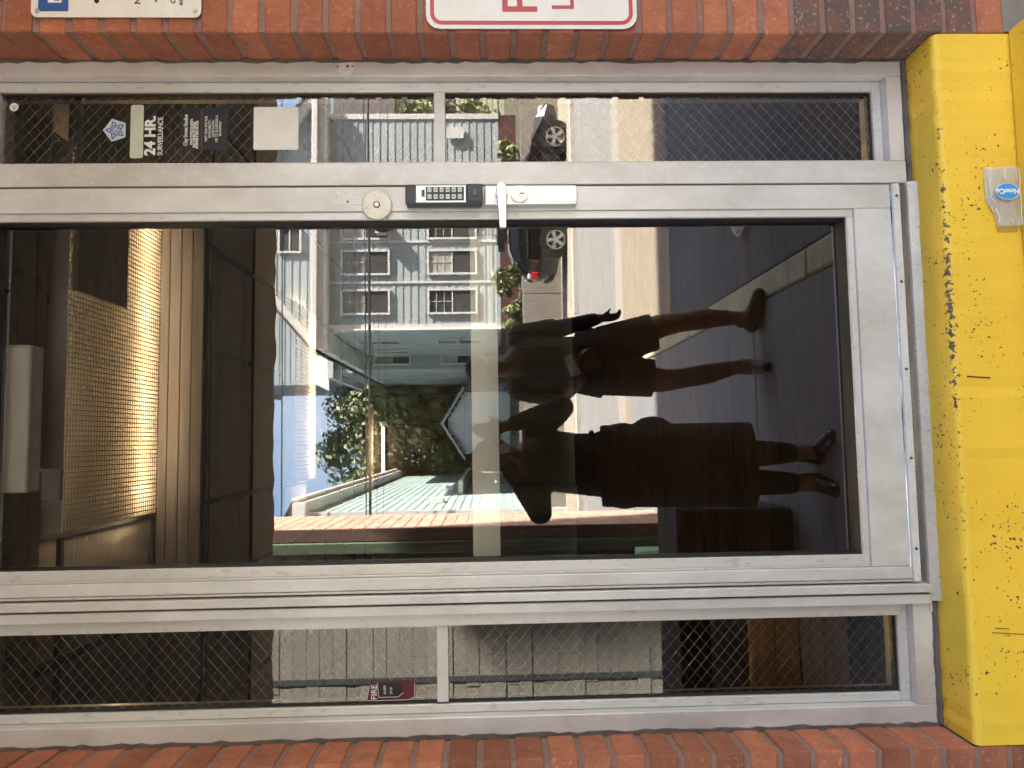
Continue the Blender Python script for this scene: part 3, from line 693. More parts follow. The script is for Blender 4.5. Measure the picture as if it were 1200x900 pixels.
sheet('far_pavement', M('far pavement', (.36, .31, .235), (.28, .24, .18), 3, .9, 0, .4, 80), -60, 80, [(-14.73, -.30), (-18.28, -.40)])
sheet('yard', M('yard soil', (.085, .07, .045), (.05, .05, .03), 3, .95, 0, .6, 40), -60, 90, [(-18.45, .58), (-22, .62), (-140, 1.0)])
rw = thing('retaining_wall', 'long low concrete retaining wall behind the dark parked car', 'wall', (5, -18.35, -.4))
rwm = M('stained concrete wall', (.25, .22, .185), (.19, .165, .14), 2.2, .9, 0, .3, 60)
for i in range(10): box('wall_panel', rwm, rw, -8+i*3.0, -5.012+i*3.0, -18.48, -18.30, -.62, .66, .01)

# left side: brick gateway, shaded front with painted parts and a board coloured as shade, sun on its end
bt = M('gateway brick', (.52, .33, .245), (.44, .255, .18), 9, .9, 0, .3, 60, rnd=.16)
bt_d = M('dark gateway brick', (.16, .06, .042), (.11, .042, .03), 9, .9, 0, .3, 60, rnd=.16)
gt = thing('brick_gateway', 'brick gateway building at the left with sunlit end face, shade-coloured front board and painted parts', 'building', (-1.5, -5.2, 0))
mt2 = M('pale mortar', (.62, .50, .40), (.54, .43, .34), 20, .95)
box('wall', mt2, gt, -.822, -.7270, -5.744, -4.606, -.05, 7.0)
bme = {}
def gbrick(lx, ly, lz):
    key = (round(lx, 3), round(ly, 3))
    if key not in bme:
        b = bmesh.new(); bmesh.ops.create_cube(b, size=1)
        for v in b.verts: v.co = Vector((v.co.x*lx, v.co.y*ly, v.co.z*lz))
        me = bpy.data.meshes.new('brick'); b.to_mesh(me); b.free(); me.materials.append(bt); bme[key] = me
    return bme[key]
n = 0; z = .045; crs = .108
rest = MB()
while z < 6.9:
    offs = 0 if n % 2 else .14
    segs = [-4.60]
    y = -4.60 - (.285 if n % 2 else .14)
    while y > -5.70: segs.append(y); y -= .285
    segs.append(-5.75)
    for a, b in zip(segs, segs[1:]):
        if z < 4.2:
            o = link('brick', gbrick(.11, a-b-.010, .095), gt, Vector((-.7745+random.uniform(-.001, .001), (a+b)/2, z))-gt.location)
        else: rest.box(-.829, -.7195, b+.005, a-.005, z-.0475, z+.0475)
    z += crs; n += 1
rest.build('upper_bricks', bt, gt, kind='stuff')
grn = M('green paint', (.085, .125, .08), (.065, .10, .06), 6, .6, 0, .1, 40)
box('shade_board', M('brick shade brown', (.13, .075, .055), (.10, .06, .045), 5, .85, 0, .3, 40), gt, -.8225, -.7225, -4.596, -4.570, -.05, 7.0)  # dark board over the brick front, its shade put into the colour
box('column', grn, gt, -.930, -.8315, -4.80, -4.56, -.05, 7.0, .01)
box('window_box', M('dark recess', (.03, .03, .032), rough=.4), gt, -1.06, -.96, -4.85, -4.80, 1.9, 2.45)
box('wall', M('grey wall paint', (.20, .17, .15), (.16, .14, .12), 4, .85), gt, -1.60, -.934, -5.7, -4.86, -.05, 7.0)
whb = M('whitewashed brick', (.27, .255, .215), (.22, .205, .17), 5, .9, 0, .5, 45, dots=(.2, .17, .14), dscale=25, damt=.4, rnd=.07)
box('wall', whb, gt, -6.0, -1.506, -5.7, -4.465, -.05, 7.0)
wn = 0; z = .055
wbm = {}
while z < 4.4:
    x = -1.506 - (.14 if wn % 2 else .285); segs = [-1.506]
    segs += [-2.4 + .5*math.sin(wn*2.1), -3.8]
    for a, b in zip(segs, segs[1:]):
        key = round(a-b, 3)
        if key not in wbm:
            q = bmesh.new(); bmesh.ops.create_cube(q, size=1)
            for v in q.verts: v.co = Vector((v.co.x*(a-b-.004), v.co.y*.09, v.co.z*.1045))
            me = bpy.data.meshes.new('brick'); q.to_mesh(me); q.free(); me.materials.append(whb); wbm[key] = me
        link('brick', wbm[key], gt, Vector(((a+b)/2, -4.505+random.uniform(-.002, .004), z))-gt.location)
    z += .108; wn += 1
box('shadow_gap', M('dark gap tone', (.07, .075, .078), rough=.5), gt, -1.952, -1.905, -4.462, -4.4535, .0, 4.5, 0)  # thin dark strip painted in for the shaded groove of the wall
box('shelf', M('pale sill', (.4, .38, .34), rough=.7), gt, -1.08, -.985, -4.858, -4.70, 2.72, 2.90, .004)
# dark planter bench by the steps, left
pbn = thing('planter_box', 'dark slatted planter box standing on the pavement left of the steps', 'planter', (-1.1, -2.3, 0))
pbm = M('dark stained slat', (.020, .017, .015), (.012, .010, .010), 6, .8, stretch=(1, 8, 8), rnd=.2)
box('box_body', black, pbn, -2.6, -.405, -2.58, -2.2, .03, .59)
for i in range(5): box('slat', pbm, pbn, -2.63, -.392, -2.188, -2.166, .02+i*.12, .13+i*.12, .003)
for i in range(5): box('slat', pbm, pbn, -.400, -.380, -2.60, -2.190, .02+i*.12, .13+i*.12, .003)
box('rim', pbm, pbn, -2.66, -.372, -2.60, -2.15, .6215, .645, .003)
# green sunlit kerb block at the left
tag(box('painted_block', M('mint paint', (.38, .60, .40), (.33, .52, .35), 6, .7), None, -1.05, -.905, -4.52, -4.30, 0.002, .42, .01), 'mint green painted block on the pavement beside the brick gateway', 'block')

# low plank crate inside behind the left window
crt = thing('plank_crate', 'low warm brown plank crate on the floor inside the left window', 'crate', (-.75, .5, FZ))
crm_ = M('warm crate plank', (.42, .23, .095), (.27, .14, .055), 7, .7, 0, .3, 60, stretch=(1, 10, 10), rnd=.2)
for q in range(4): box('plank', crm_, crt, -1.15, -.40, .30+random.uniform(0, .004), .325, FZ+.004+q*.066, FZ+.067+q*.066, .003)
box('end_post', crm_, crt, -.424, -.398, .326, .40, FZ+.003, FZ+.262, .003)
box('inner_box', black, crt, -1.14, -.43, .327, .75, FZ+.003, FZ+.24)

# scrap of white plastic on the asphalt
rl = random.Random(5); lm = MB(); bmesh.ops.create_icosphere(lm.bm, subdivisions=3, radius=.075)
for v in lm.bm.verts: v.co = Vector((1.36, -2.90, .015)) + Vector((v.co.x*.7*(1+rl.uniform(-.35, .35)), v.co.y*1.2*(1+rl.uniform(-.3, .3)), abs(v.co.z)*.45*(1+rl.uniform(-.5, .5))-.03))
tag(lm.build('plastic_scrap', M('white scrap', (.75, .78, .80), (.6, .64, .68), 20, .4)), 'crumpled white plastic scrap lying on the shaded asphalt', 'litter')
# ================================================================== HOUSES ACROSS THE STREET
sid = M('blue grey siding', (.34, .375, .375), (.30, .335, .335), 3, .75, 0, .1, 30, stretch=(.5, 1, 4), rnd=.07)
sid_mint = M('pale green siding', (.30, .39, .36), (.26, .34, .32), 3, .75, 0, .1, 30, rnd=.06)
trim = M('white house trim', (.66, .64, .60), (.57, .55, .51), 4, .6)
trim_c = M('cream house trim', (.55, .50, .42), (.48, .43, .36), 4, .6)
wgl = bpy.data.materials.new('window glass'); wgl.use_nodes = True
b_ = wgl.node_tree.nodes['Principled BSDF']; b_.inputs['Base Color'].default_value = (.05, .055, .055, 1); b_.inputs['Roughness'].default_value = .06
blind = M('window blind', (.22, .21, .18), (.17, .16, .14), 3, .7); scrn = M('insect screen', (.055, .052, .05), rough=.8); curt = M('light curtain', (.42, .40, .36), (.3, .29, .26), 5, .8)
shing = M('brown roof shingle', (.075, .058, .048), (.05, .04, .034), 6, .95, 0, .4, 40, rnd=.2)
found = M('maroon foundation brick', (.10, .035, .032), (.075, .028, .026), 4, .9, 0, .3, 40)
def boards(parent, m, ax, a0, a1, pos, z0, z1, pitch, sgn, clip=None, proud=.02):
    """lapped boards along a wall; ax 'x' (wall faces +y) or 'y' (wall faces sgn*x)"""
    z = z0; n = 0
    while z < z1-.02:
        zt = min(z+pitch, z1); lo, hi = a0, a1
        if clip: lo, hi = clip((z+zt)/2)
        if hi-lo > .3:
            cuts = [lo]
            if hi-lo > 2.5: cuts.append(lo+(hi-lo)*(.3+.4*((n*37) % 10)/10))
            cuts.append(hi)
            for c, d in zip(cuts, cuts[1:]):
                mb = MB(); g = .004
                if ax == 'x':
                    P = [(c+g, pos-.02, z), (c+g, pos+proud+.012, z), (c+g, pos+proud-.008, zt), (c+g, pos-.02, zt)]; mb.poly(P, (d-c-2*g, 0, 0))
                else:
                    P = [(pos-sgn*.02, c+g, z), (pos+sgn*(proud+.012), c+g, z), (pos+sgn*(proud-.008), c+g, zt), (pos-sgn*.02, c+g, zt)]; mb.poly(P, (0, d-c-2*g, 0))
                mb.build('siding_board', m, parent)
        z += pitch; n += 1
def window(parent, x0, x1, y, z0, z1, up_m, grid=True, low=scrn, ac=False, name='window'):
    """double-hung window on a wall that faces +y: upper sash with muntins, lower insect screen"""
    f = MB(); t = .065; yo = y+.07
    f.box(x0-t, x1+t, y, yo, z1, z1+t).box(x0-t, x1+t, y, yo, z0-t, z0).box(x0-t, x0, y, yo, z0, z1).box(x1, x1+t, y, yo, z0, z1)
    zm = (z0+z1)/2; f.box(x0, x1, y, yo-.02, zm-.02, zm+.02)
    w_ = f.build(name, trim, parent)
    box('pane', up_m, w_, x0, x1, y+.005, y+.025, zm+.02, z1); box('screen', low, w_, x0, x1, y+.005, y+.035, z0, zm-.02)
    if grid:
        g = MB(); g.box((x0+x1)/2-.010, (x0+x1)/2+.010, y+.026, y+.040, zm+.02, z1)
        for k in (1, 2): g.box(x0, x1, y+.026, y+.039, zm+.02+(z1-zm)*k/3-.009, zm+.02+(z1-zm)*k/3+.009)
        g.build('muntin', trim, w_, kind='stuff')
    if ac: box('cooler_unit', trim_c, w_, x0+.08, x1-.1, y+.05, y+.35, z0+.02, z0+.36, .01); box('cooler_grille', black, w_, x0+.13, x1-.15, y+.351, y+.36, z0+.16, z0+.22)
    return w_
def sidewin(parent, x, y0, y1, z0, z1):
    f = MB(); t = .065; xo = x-.07
    f.box(xo, x, y0-t, y1+t, z1, z1+t).box(xo, x, y0-t, y1+t, z0-t, z0).box(xo, x, y0-t, y0, z0, z1).box(xo, x, y1, y1+t, z0, z1).box(xo+.02, x, y0, y1, (z0+z1)/2-.02, (z0+z1)/2+.02)
    w_ = f.build('window', trim, parent)
    box('pane', wgl, w_, x-.03, x-.005, y0, y1, (z0+z1)/2+.02, z1); box('screen', scrn, w_, x-.035, x-.005, y0, y1, z0, (z0+z1)/2-.02)
# ---- main gabled house
HY = -22.24
h1 = thing('siding_house', 'blue grey gabled house with double windows and a white eave band', 'house', (7.2, -26, .6))
hx0, hx1 = 3.68, 10.80; ez = 6.78; ax_, az = 7.24, 10.9; HB = 1.2
core = MB(); core.box(hx0+.03, hx1-.03, -38, HY-.03, .5, 7.2); core.poly([(3.05, HY-.03, 7.2), (11.4, HY-.03, 7.2), (ax_, HY-.03, az-.2)], (0, -15.7, 0)); core.build('wall_core', sid, h1)
box('foundation', found, h1, hx0-.01, hx1+.01, -38, HY+.03, .45, HB)
boards(h1, sid, 'x', hx0, hx1, HY, HB, ez, .245, 1)
gc = lambda z: (ax_-(az-.25-z)/.84, ax_+(az-.25-z)/.84)
boards(h1, sid, 'x', 3, 11.4, HY+.02, 7.24, az-.4, .245, 1, clip=gc)
boards(h1, sid, 'y', -30.0, HY, hx0, HB, ez, .245, -1); 
for x in (5.19, 6.54): box('trim_strip', trim, h1, x-.035, x+.035, HY+.01, HY+.055, HB, ez-.01)
box('corner_board', trim, h1, hx0-.05, hx0+.13, HY+.0, HY+.06, HB, ez-.02); box('corner_board', trim, h1, hx1-.13, hx1+.05, HY, HY+.06, HB, ez-.02)
ev = box('eave_band', trim_c, h1, 3.02, 11.45, HY-.2, HY+.42, 6.90, 7.22, .01); box('soffit', trim, h1, 3.05, 11.42, HY-.2, HY+.40, 6.76, 6.897, .01)
MB().box(2.98, 11.5, HY+.425, HY+.52, 7.05, 7.24, .02).build('gutter', trim, h1)
MB().tube([(3.15, HY+.47, 7.05), (3.2, HY+.3, 6.85), (3.62, HY+.10, 6.55), (3.62, HY+.10, 1.2)], .045, 8).build('downpipe', trim, h1)
MB().poly([(2.98, HY+.03, 7.2), (ax_, HY+.03, az), (ax_, HY+.03, az-.32), (3.36, HY+.03, 7.2)], (0, .35, 0)).poly([(11.5, HY+.03, 7.2), (ax_, HY+.03, az), (ax_, HY+.03, az-.32), (11.12, HY+.03, 7.2)], (0, .35, 0)).build('rake_board', trim, h1)
MB().poly([(2.9, HY+.45, 7.22), (ax_, HY+.45, az+.08), (11.6, HY+.45, 7.22), (11.6, HY+.45, 7.12), (ax_, HY+.45, az-.02), (2.9, HY+.45, 7.12)], (0, -16.2, 0)).build('roof', shing, h1)
box('side_eave', trim, h1, 2.98, 3.66, -37.9, HY-.21, 6.85, 7.1, .01)
for (a, b, m_u, g, acu) in ((4.19, 4.90, blind, True, False), (5.49, 6.20, blind, True, False), (6.66, 7.37, curt, False, True), (8.3, 9.0, blind, True, False)):
    window(h1, a, b, HY+.03, 4.86, 6.33, m_u, g, scrn if not acu else wgl, acu)
for (a, b, m_u, g) in ((4.19, 4.90, wgl, True), (5.49, 6.20, curt, True), (6.66, 7.37, wgl, True), (8.3, 9.0, blind, True)):
    window(h1, a, b, HY+.03, 2.02, 3.52, m_u, g)
window(h1, 6.24, 6.96, HY+.05, 7.72, 8.35, scrn, False)
for z in (2.0, 4.85): sidewin(h1, hx0-.03, -25.6, -24.6, z, z+1.45)
sidewin(h1, hx0-.03, -28.4, -27.6, 4.85, 6.3)
MB().box(9.98, 10.35, HY+.06, HY+.14, 2.35, 2.9).build('wall_vent', trim, h1)
# ---- wing set back at its left
WY = -29.6
h2 = thing('house_wing', 'set back blue grey wing with two narrow windows, left of the gabled house', 'house', (3.4, -32, .6))
box('wall_core', sid, h2, 3.0, 3.66, -37, WY-.03, .5, 8.2); boards(h2, sid, 'x', 3.0, 3.66, WY, 1.0, 8.1, .25, 1)
boards(h2, sid, 'y', -37, WY, 3.0, 1.0, 8.1, .25, -1)
box('corner_board', trim, h2, 2.95, 3.07, WY, WY+.06, .9, 8.1); box('eave', trim, h2, 2.7, 3.66, -37.2, WY+.35, 8.1, 8.35, .01)
window(h2, 3.30, 3.60, WY+.03, 4.98, 6.40, blind, False); window(h2, 3.30, 3.60, WY+.03, 2.35, 3.6, curt, False)
# ---- taller block behind it
h3 = thing('rear_house', 'taller pale blue block with small hipped roof behind the wing', 'house', (6, -40, .6))
box('wall_core', sid, h3, 3.2, 10, -48, -39.1, .5, 15.5); boards(h3, sid, 'x', 3.2, 7, -39.1, 8, 15.4, .30, 1); boards(h3, sid, 'y', -48, -39.1, 3.2, 8, 15.4, .30, -1)
MB().poly([(2.8, -38.7, 10.2), (5, -38.7, 10.2), (4.6, -38.9, 11.0), (3.2, -38.9, 11.0)], (0, .5, 0)).build('porch_roof', trim, h3)
box('eave', trim, h3, 2.9, 10.2, -48, -38.8, 15.4, 15.7, .01)
# ---- long house at the left, sun on its side
LX, LY = -1.82, -17.74
h4 = thing('long_siding_house', 'long house at the left with shaded blue front and sunlit pale green side', 'house', (-4, -22, -.5))
box('wall_core', sid, h4, -12, LX-.03, -40, LY-.03, -.6, 6.4); boards(h4, sid, 'x', -5.5, LX, LY, -.5, 6.3, .245, 1); boards(h4, sid_mint, 'y', -40, LY, LX, -.5, 6.3, .245, 1)
box('corner_board', trim, h4, LX-.12, LX+.05, LY, LY+.06, -.5, 6.3)
box('eave', trim, h4, -12.2, LX+.34, -40.2, LY+.45, 6.3, 6.62, .01); MB().box(LX+.345, LX+.44, -40.2, LY+.45, 6.45, 6.64, .02).build('gutter', trim_c, h4)
MB().poly([(-12.2, LY+.4, 6.63), (LX+.4, LY+.4, 6.63), (-7, LY+.4, 9.5)], (0, -22.5, 0)).build('roof', shing, h4)
for y_ in (-20.5, -26): box('side_vent', trim, h4, LX+.03, LX+.16, y_-.3, y_+.3, 3.0, 3.35, .01)
box('porch_ledge', trim, h4, LX+.03, LX+.5, -36, -23.5, 2.55, 2.7, .01); box('rail', trim, h4, LX+.4, LX+.46, -36, -23.5, 1.4, 1.47)
# ---- small white gabled house far back
h5 = thing('white_gable_house', 'small white gabled house far back between the trees', 'house', (.8, -34, .6))
ws_ = M('white siding', (.78, .79, .82), (.72, .73, .76), 3, .7, rnd=.05)
GYY = -32.2
box('wall_core', ws_, h5, -.55, 2.2, -40, GYY-.03, .6, 2.75)
boards(h5, ws_, 'x', -.6, 2.25, GYY, .7, 2.75, .16, 1); boards(h5, ws_, 'x', -.6, 2.25, GYY, 2.76, 3.5, .16, 1, clip=lambda z: (.8-(3.62-z)/.58, .8+(3.62-z)/.58))
MB().poly([(-.80, GYY+.3, 2.70), (.8, GYY+.3, 3.70), (2.45, GYY+.3, 2.70), (2.45, GYY+.3, 2.82), (.8, GYY+.3, 3.84), (-.80, GYY+.3, 2.82)], (0, -8, 0)).build('roof', shing, h5)
MB().poly([(-.80, GYY+.31, 2.69), (.8, GYY+.31, 3.70), (2.45, GYY+.31, 2.69), (2.45, GYY+.31, 2.81), (.8, GYY+.31, 3.83), (-.80, GYY+.31, 2.81)], (0, .06, 0)).build('rake_board', trim, h5)
window(h5, .2, .8, GYY+.03, 1.2, 2.2, wgl, False)
# ---- cream house at the far right with brown roof
h6 = thing('cream_house', 'cream sided house with steep brown roof beyond the gabled house', 'house', (19, -36, .6))
crm = M('cream siding', (.46, .43, .30), (.40, .37, .26), 3, .7, rnd=.05)
box('wall_core', crm, h6, 15.2, 24, -44, -35.2, .6, 6.3); boards(h6, crm, 'x', 15.2, 20.5, -35.2, 1.0, 6.3, .28, 1)
MB().poly([(14.6, -34.7, 6.2), (25, -34.7, 6.2), (25, -39.5, 10.2), (16.6, -39.5, 10.2)], (0, -.15, .12)).build('roof', shing, h6)
MB().poly([(14.6, -34.68, 6.15), (16.6, -39.5, 10.15), (16.6, -39.5, 10.35), (14.6, -34.68, 6.4)], (-.12, 0, 0)).build('rake_board', trim, h6)
window(h6, 16.2, 17.0, -35.16, 3.9, 5.3, wgl, False)

# ================================================================== TREES, SHRUBS
leaf = [M('leaf green', (.15, .18, .075), (.11, .135, .055), 2, .6, rnd=.1), M('leaf light', (.32, .34, .15), (.24, .26, .11), 2, .6), M('leaf dark', (.06, .085, .038), (.045, .065, .03), 2, .7)]
bark = M('tree bark', (.10, .075, .055), (.06, .045, .035), 5, .95, 0, .8, 20, stretch=(4, 4, .6))
def tree(name, label, cat, x, y, z0, h, r, nl, ls, trunk_h, sq=1.0, group=None, nclump=46, seed=1):
    rng = random.Random(seed)
    t = thing(name, label, cat, (x, y, z0), group)
    tb = MB(); top = Vector((x, y, z0+trunk_h))
    tb.cyl((x, y, z0-.1), top, .035*h, .022*h, 10)
    cz = z0+h-r*sq; limbs = []
    for k in range(7):
        a = k*2.4; e = top+Vector((math.cos(a)*r*.55, math.sin(a)*r*.55, (cz-top.z)+rng.uniform(-.2, .5)*r)); tb.cyl(top-Vector((0, 0, .1*h*(k % 3)*.3)), e, .014*h, .004*h, 7)
    tb.build('trunk', bark, t)
    cl = []
    for k in range(nclump):
        d = Vector((rng.gauss(0, 1), rng.gauss(0, 1), rng.gauss(0, 1))).normalized(); q = rng.uniform(.45, 1)
        cl.append((Vector((x+d.x*r*q, y+d.y*r*q, cz+d.z*r*sq*q)), rng.uniform(.14, .30)*r, rng.choice((0, 0, 1, 1, 2))))
    V, F, I = [], [], []
    for i in range(nl):
        c, cr, mi = cl[i % len(cl)]
        d = Vector((rng.gauss(0, 1), rng.gauss(0, 1), rng.gauss(0, 1))).normalized(); p = c + d*cr*rng.uniform(.3, 1.08)
        if p.z < z0+.05: continue
        n_ = (d + Vector((rng.uniform(-1, 1), rng.uniform(-1, 1), rng.uniform(-.3, 1)))).normalized()
        u = n_.orthogonal().normalized(); v = n_.cross(u); s = ls*rng.uniform(.6, 1.3); b = len(V)
        V += [p-u*s, p+v*s*.55+n_*s*.15, p+u*s, p-v*s*.55+n_*s*.15]; F.append((b, b+1, b+2, b+3)); I.append(mi)
    me = bpy.data.meshes.new('crown'); off = t.location
    me.from_pydata([tuple(p-off) for p in V], [], F)
    for m in leaf: me.materials.append(m)
    me.polygons.foreach_set('material_index', I)
    link('crown', me, t)
    return t
tree('leafy_tree', 'large leafy tree behind the white gabled house, under open sky', 'tree', .45, -41.5, .6, 10.7, 4.5, 34000, .19, 3.4, 1.0, 'trees behind the houses', 110, 3)
tree('leafy_tree', 'smaller sunlit tree left of the white gabled house', 'tree', -2.6, -44, .6, 5.6, 2.3, 9000, .15, 2, 1, 'trees behind the houses', 30, 4)
tree('leafy_tree', 'round tree right of the white gabled house by the wing', 'tree', 3.0, -46, .6, 7.5, 2.6, 9000, .15, 2, 1, 'trees behind the houses', 30, 5)
tree('leafy_tree', 'dark tree at the far right between the cream house and the gabled house', 'tree', 14.2, -30.5, .6, 4.6, 2.0, 5000, .13, 1.3, 1, 'trees behind the houses', 30, 6)
for i, (x, y, h, r, lab) in enumerate(((3.6, -20.3, .8, .55, 'low shrub left of the car tail below the house corner'), (4.9, -20.6, .95, .6, 'wide shrub against maroon foundation under the left window'), (6.6, -20.7, .85, .6, 'shrub under the middle window above the car roof'), (8.6, -20.5, .85, .6, 'shrub by the right part of the maroon foundation'), (12.3, -20.0, 1.6, .8, 'bushy shrub at right beyond the gabled house corner'))):
    tree('garden_shrub', lab, 'shrub', x, y, .6, h, r, 1500, .075, .3, .9, 'shrubs in front of the gabled house', 16, 20+i)
# white picket rail at the right
pr_ = thing('picket_rail', 'pale thin picket railing at right of the gabled house', 'railing', (12, -19.2, .6))
for i in range(8): box('picket', trim, pr_, 10.9+i*.27, 10.94+i*.27, -19.22, -19.18, .6, 1.75)
box('rail', trim, pr_, 10.85, 12.9, -19.24, -19.223, 1.0, 1.06)
# ---- overhead cables
cab = M('black cable', (.015, .015, .016), rough=.6)
for i, (za, zb, y, r, lab) in enumerate(((4.71, 4.55, -17.0, .036, 'thick black overhead cable crossing the sky'), (4.84, 4.66, -17.1, .016, 'thin overhead cable just above the thick one'), (7.02, 6.80, -17.3, .016, 'highest overhead cable near the canopy beam'), (4.25, 4.60, -17.2, .008, 'very thin sagging cable below the thick one'), (4.05, 4.5, -17.4, .007, 'lowest very thin cable in front of the siding'))):
    pts = [(-14+34*k/24, y, za+(zb-za)*(1-k/24)-.12*(1-((k-12)/12)**2)+.12) for k in range(25)]
    tag(MB().tube(pts, r, 6).build('overhead_cable', cab), lab, 'cable', 'overhead cables')

# ================================================================== THE PARKED CAR
def car():
    t = thing('parked_car', 'dark small car with five spoke wheels parked across the street', 'car', (6.15, -16.65, -.36))
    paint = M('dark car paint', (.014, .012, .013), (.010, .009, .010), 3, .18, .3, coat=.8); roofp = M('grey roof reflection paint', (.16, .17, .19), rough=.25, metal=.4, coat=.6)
    cg = bpy.data.materials.new('car window glass'); cg.use_nodes = True
    q = cg.node_tree.nodes['Principled BSDF']; q.inputs['Base Color'].default_value = (.02, .03, .055, 1); q.inputs['Roughness'].default_value = .05
    tyre = M('tyre rubber', (.015, .015, .015), rough=.85); rim = M('alloy rim', (.50, .49, .47), (.42, .41, .40), 20, .35, .6); lens_r = M('red lens', (.42, .015, .02), rough=.15); lens_w = M('clear lens', (.62, .64, .68), rough=.12)
    g = -.36; x0 = 4.05; L = 4.25; yc = -16.65; W = .86
    # side outline: x from rear (left) to front (right), z above ground
    def loft(secs, name, m, smooth=True):
        mb = MB(); rows = []
        for (x, zl, zh, wl_, wh) in secs:
            prof = [(-wl_*.92, zl), (-wl_, zl+(zh-zl)*.25), (-wl_*1.0, zl+(zh-zl)*.6), (-wh, zh-.02), (-wh*.8, zh), (wh*.8, zh), (wh, zh-.02), (wl_, zl+(zh-zl)*.6), (wl_, zl+(zh-zl)*.25), (wl_*.92, zl)]
            rows.append([mb.bm.verts.new((x0+x, yc+a, g+z)) for a, z in prof])
        n = len(rows[0])
        for a, b in zip(rows, rows[1:]):
            for i in range(n): mb.bm.faces.new((a[i], a[(i+1) % n], b[(i+1) % n], b[i]))
        mb.bm.faces.new(rows[0][::-1]); mb.bm.faces.new(rows[-1])
        return mb.build(name, m, t, smooth=False)
    loft([(0, .38, .80, .70, .66), (.10, .28, .92, .80, .74), (.5, .22, .96, .86, .80), (1.2, .2, .95, .86, .80), (2.9, .2, .93, .86, .80), (3.3, .22, .90, .86, .78), (3.9, .26, .78, .82, .70), (4.18, .32, .62, .72, .62), (4.25, .40, .54, .64, .58)], 'body', paint)
    loft([(.12, .90, .98, .78, .74), (.42, .90, 1.30, .78, .66), (.75, .90, 1.42, .78, .62), (1.6, .90, 1.45, .78, .62), (2.1, .90, 1.41, .78, .62), (2.55, .90, 1.20, .78, .68), (3.05, .88, .94, .78, .74)], 'cabin', paint)
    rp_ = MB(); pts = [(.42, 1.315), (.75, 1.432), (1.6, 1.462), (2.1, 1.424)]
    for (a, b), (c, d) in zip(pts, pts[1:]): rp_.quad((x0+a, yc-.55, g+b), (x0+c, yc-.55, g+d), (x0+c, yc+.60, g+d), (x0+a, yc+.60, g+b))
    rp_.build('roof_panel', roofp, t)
    for s in (1, -1):
        def side(P, nm, m, off=.012):
            mb = MB(); mb.bm.faces.new([mb.bm.verts.new((x0+x, yc+s*((.786-(z-.92)*.27)+off), g+z)) for x, z in P]); return mb.build(nm, m, t)
        side([(.55, .97), (1.18, .97), (1.18, 1.34), (.80, 1.32)], 'side_window', cg); side([(1.26, .97), (1.96, .97), (1.96, 1.34), (1.26, 1.345)], 'side_window', cg); side([(2.04, .97), (2.72, .96), (2.22, 1.30), (2.04, 1.33)], 'side_window', cg)
        box('mirror', paint, t, x0+2.55, x0+2.70, yc+s*.84-.07, yc+s*.84+.07, g+.98, g+1.08, .02)
        for wx in (.93, 3.38):
            c = Vector((x0+wx, yc+s*.80, g+.31))
            MB().cyl(c-Vector((0, .11, 0)), c+Vector((0, .11, 0)), .40, None, 28).build('wheel_arch', black, t)
            wh_ = MB(); wh_.cyl(c-Vector((0, .10, 0)), c+Vector((0, .10, 0))+Vector((0, s*.015, 0)), .315, None, 32)
            wo_ = wh_.build('wheel', tyre, t)
            rm = MB(); yo = c.y+s*.120
            ringn = 30
            for k in range(ringn):
                a, b = 2*math.pi*k/ringn, 2*math.pi*(k+1)/ringn
                rm.poly([(c.x+math.cos(q)*r, yo, c.z+math.sin(q)*r) for q, r in ((a, .205), (b, .205), (b, .232), (a, .232))], (0, s*.012, 0))
            for k in range(5):
                a = math.pi/2+2*math.pi*k/5; ca, sa = math.cos(a), math.sin(a)
                rm.poly([(c.x+ca*.04-sa*.032, yo, c.z+sa*.04+ca*.032), (c.x+ca*.212-sa*.050, yo, c.z+sa*.212+ca*.050), (c.x+ca*.212+sa*.050, yo, c.z+sa*.212-ca*.050), (c.x+ca*.04+sa*.032, yo, c.z+sa*.04-ca*.032)], (0, s*.012, 0))
            rm.cyl((c.x, yo, c.z), (c.x, yo+s*.018, c.z), .055, None, 20)
            rm.build('rim', rim, wo_)
        box('tail_light', lens_r, t, x0-.01, x0+.16, yc+s*.72-.08, yc+s*.72+.08, g+.74, g+.90, .02)
        box('reverse_light', lens_w, t, x0-.012, x0+.13, yc+s*.70-.07, yc+s*.70+.085, g+.905, g+.99, .02)
        box('headlight', lens_w, t, x0+3.93, x0+4.17, yc+s*.60-.12, yc+s*.60+.12, g+.58, g+.70, .03)
        box('door_handle', rim, t, x0+1.35, x0+1.50, yc+s*.86, yc+s*.88, g+.80, g+.825, .005); 
        MB().box(x0+1.215, x0+1.225, yc+s*.862-.004, yc+s*.862+.004, g+.30, g+.94).build('door_gap', black, t)
    mb = MB(); mb.quad((x0+.13, yc-.62, g+.99), (x0+.13, yc+.62, g+.99), (x0+.38, yc+.56, g+1.27), (x0+.38, yc-.56, g+1.27)); mb.build('rear_window', cg, t)
    bpy_ = [o for o in t.children if o.name.startswith('rear_window')][0]; bpy_.location.x -= .03
    mb = MB(); mb.quad((x0+2.60, yc-.60, g+1.20), (x0+2.60, yc+.60, g+1.20), (x0+3.06, yc+.68, g+.96), (x0+3.06, yc-.68, g+.96)); mb.build('windscreen', cg, t)
    pl_ = box('plate', M('number plate', (.45, .46, .45), rough=.5), t, x0-.022, x0-.008, yc-.26, yc+.26, g+.60, g+.73)
    box('bumper', M('dark bumper', (.03, .028, .028), rough=.5), t, x0-.05, x0+.12, yc-.74, yc+.74, g+.34, g+.50, .04)
    ang = rad(9); t.rotation_euler = (0, 0, ang)
    return t
car()

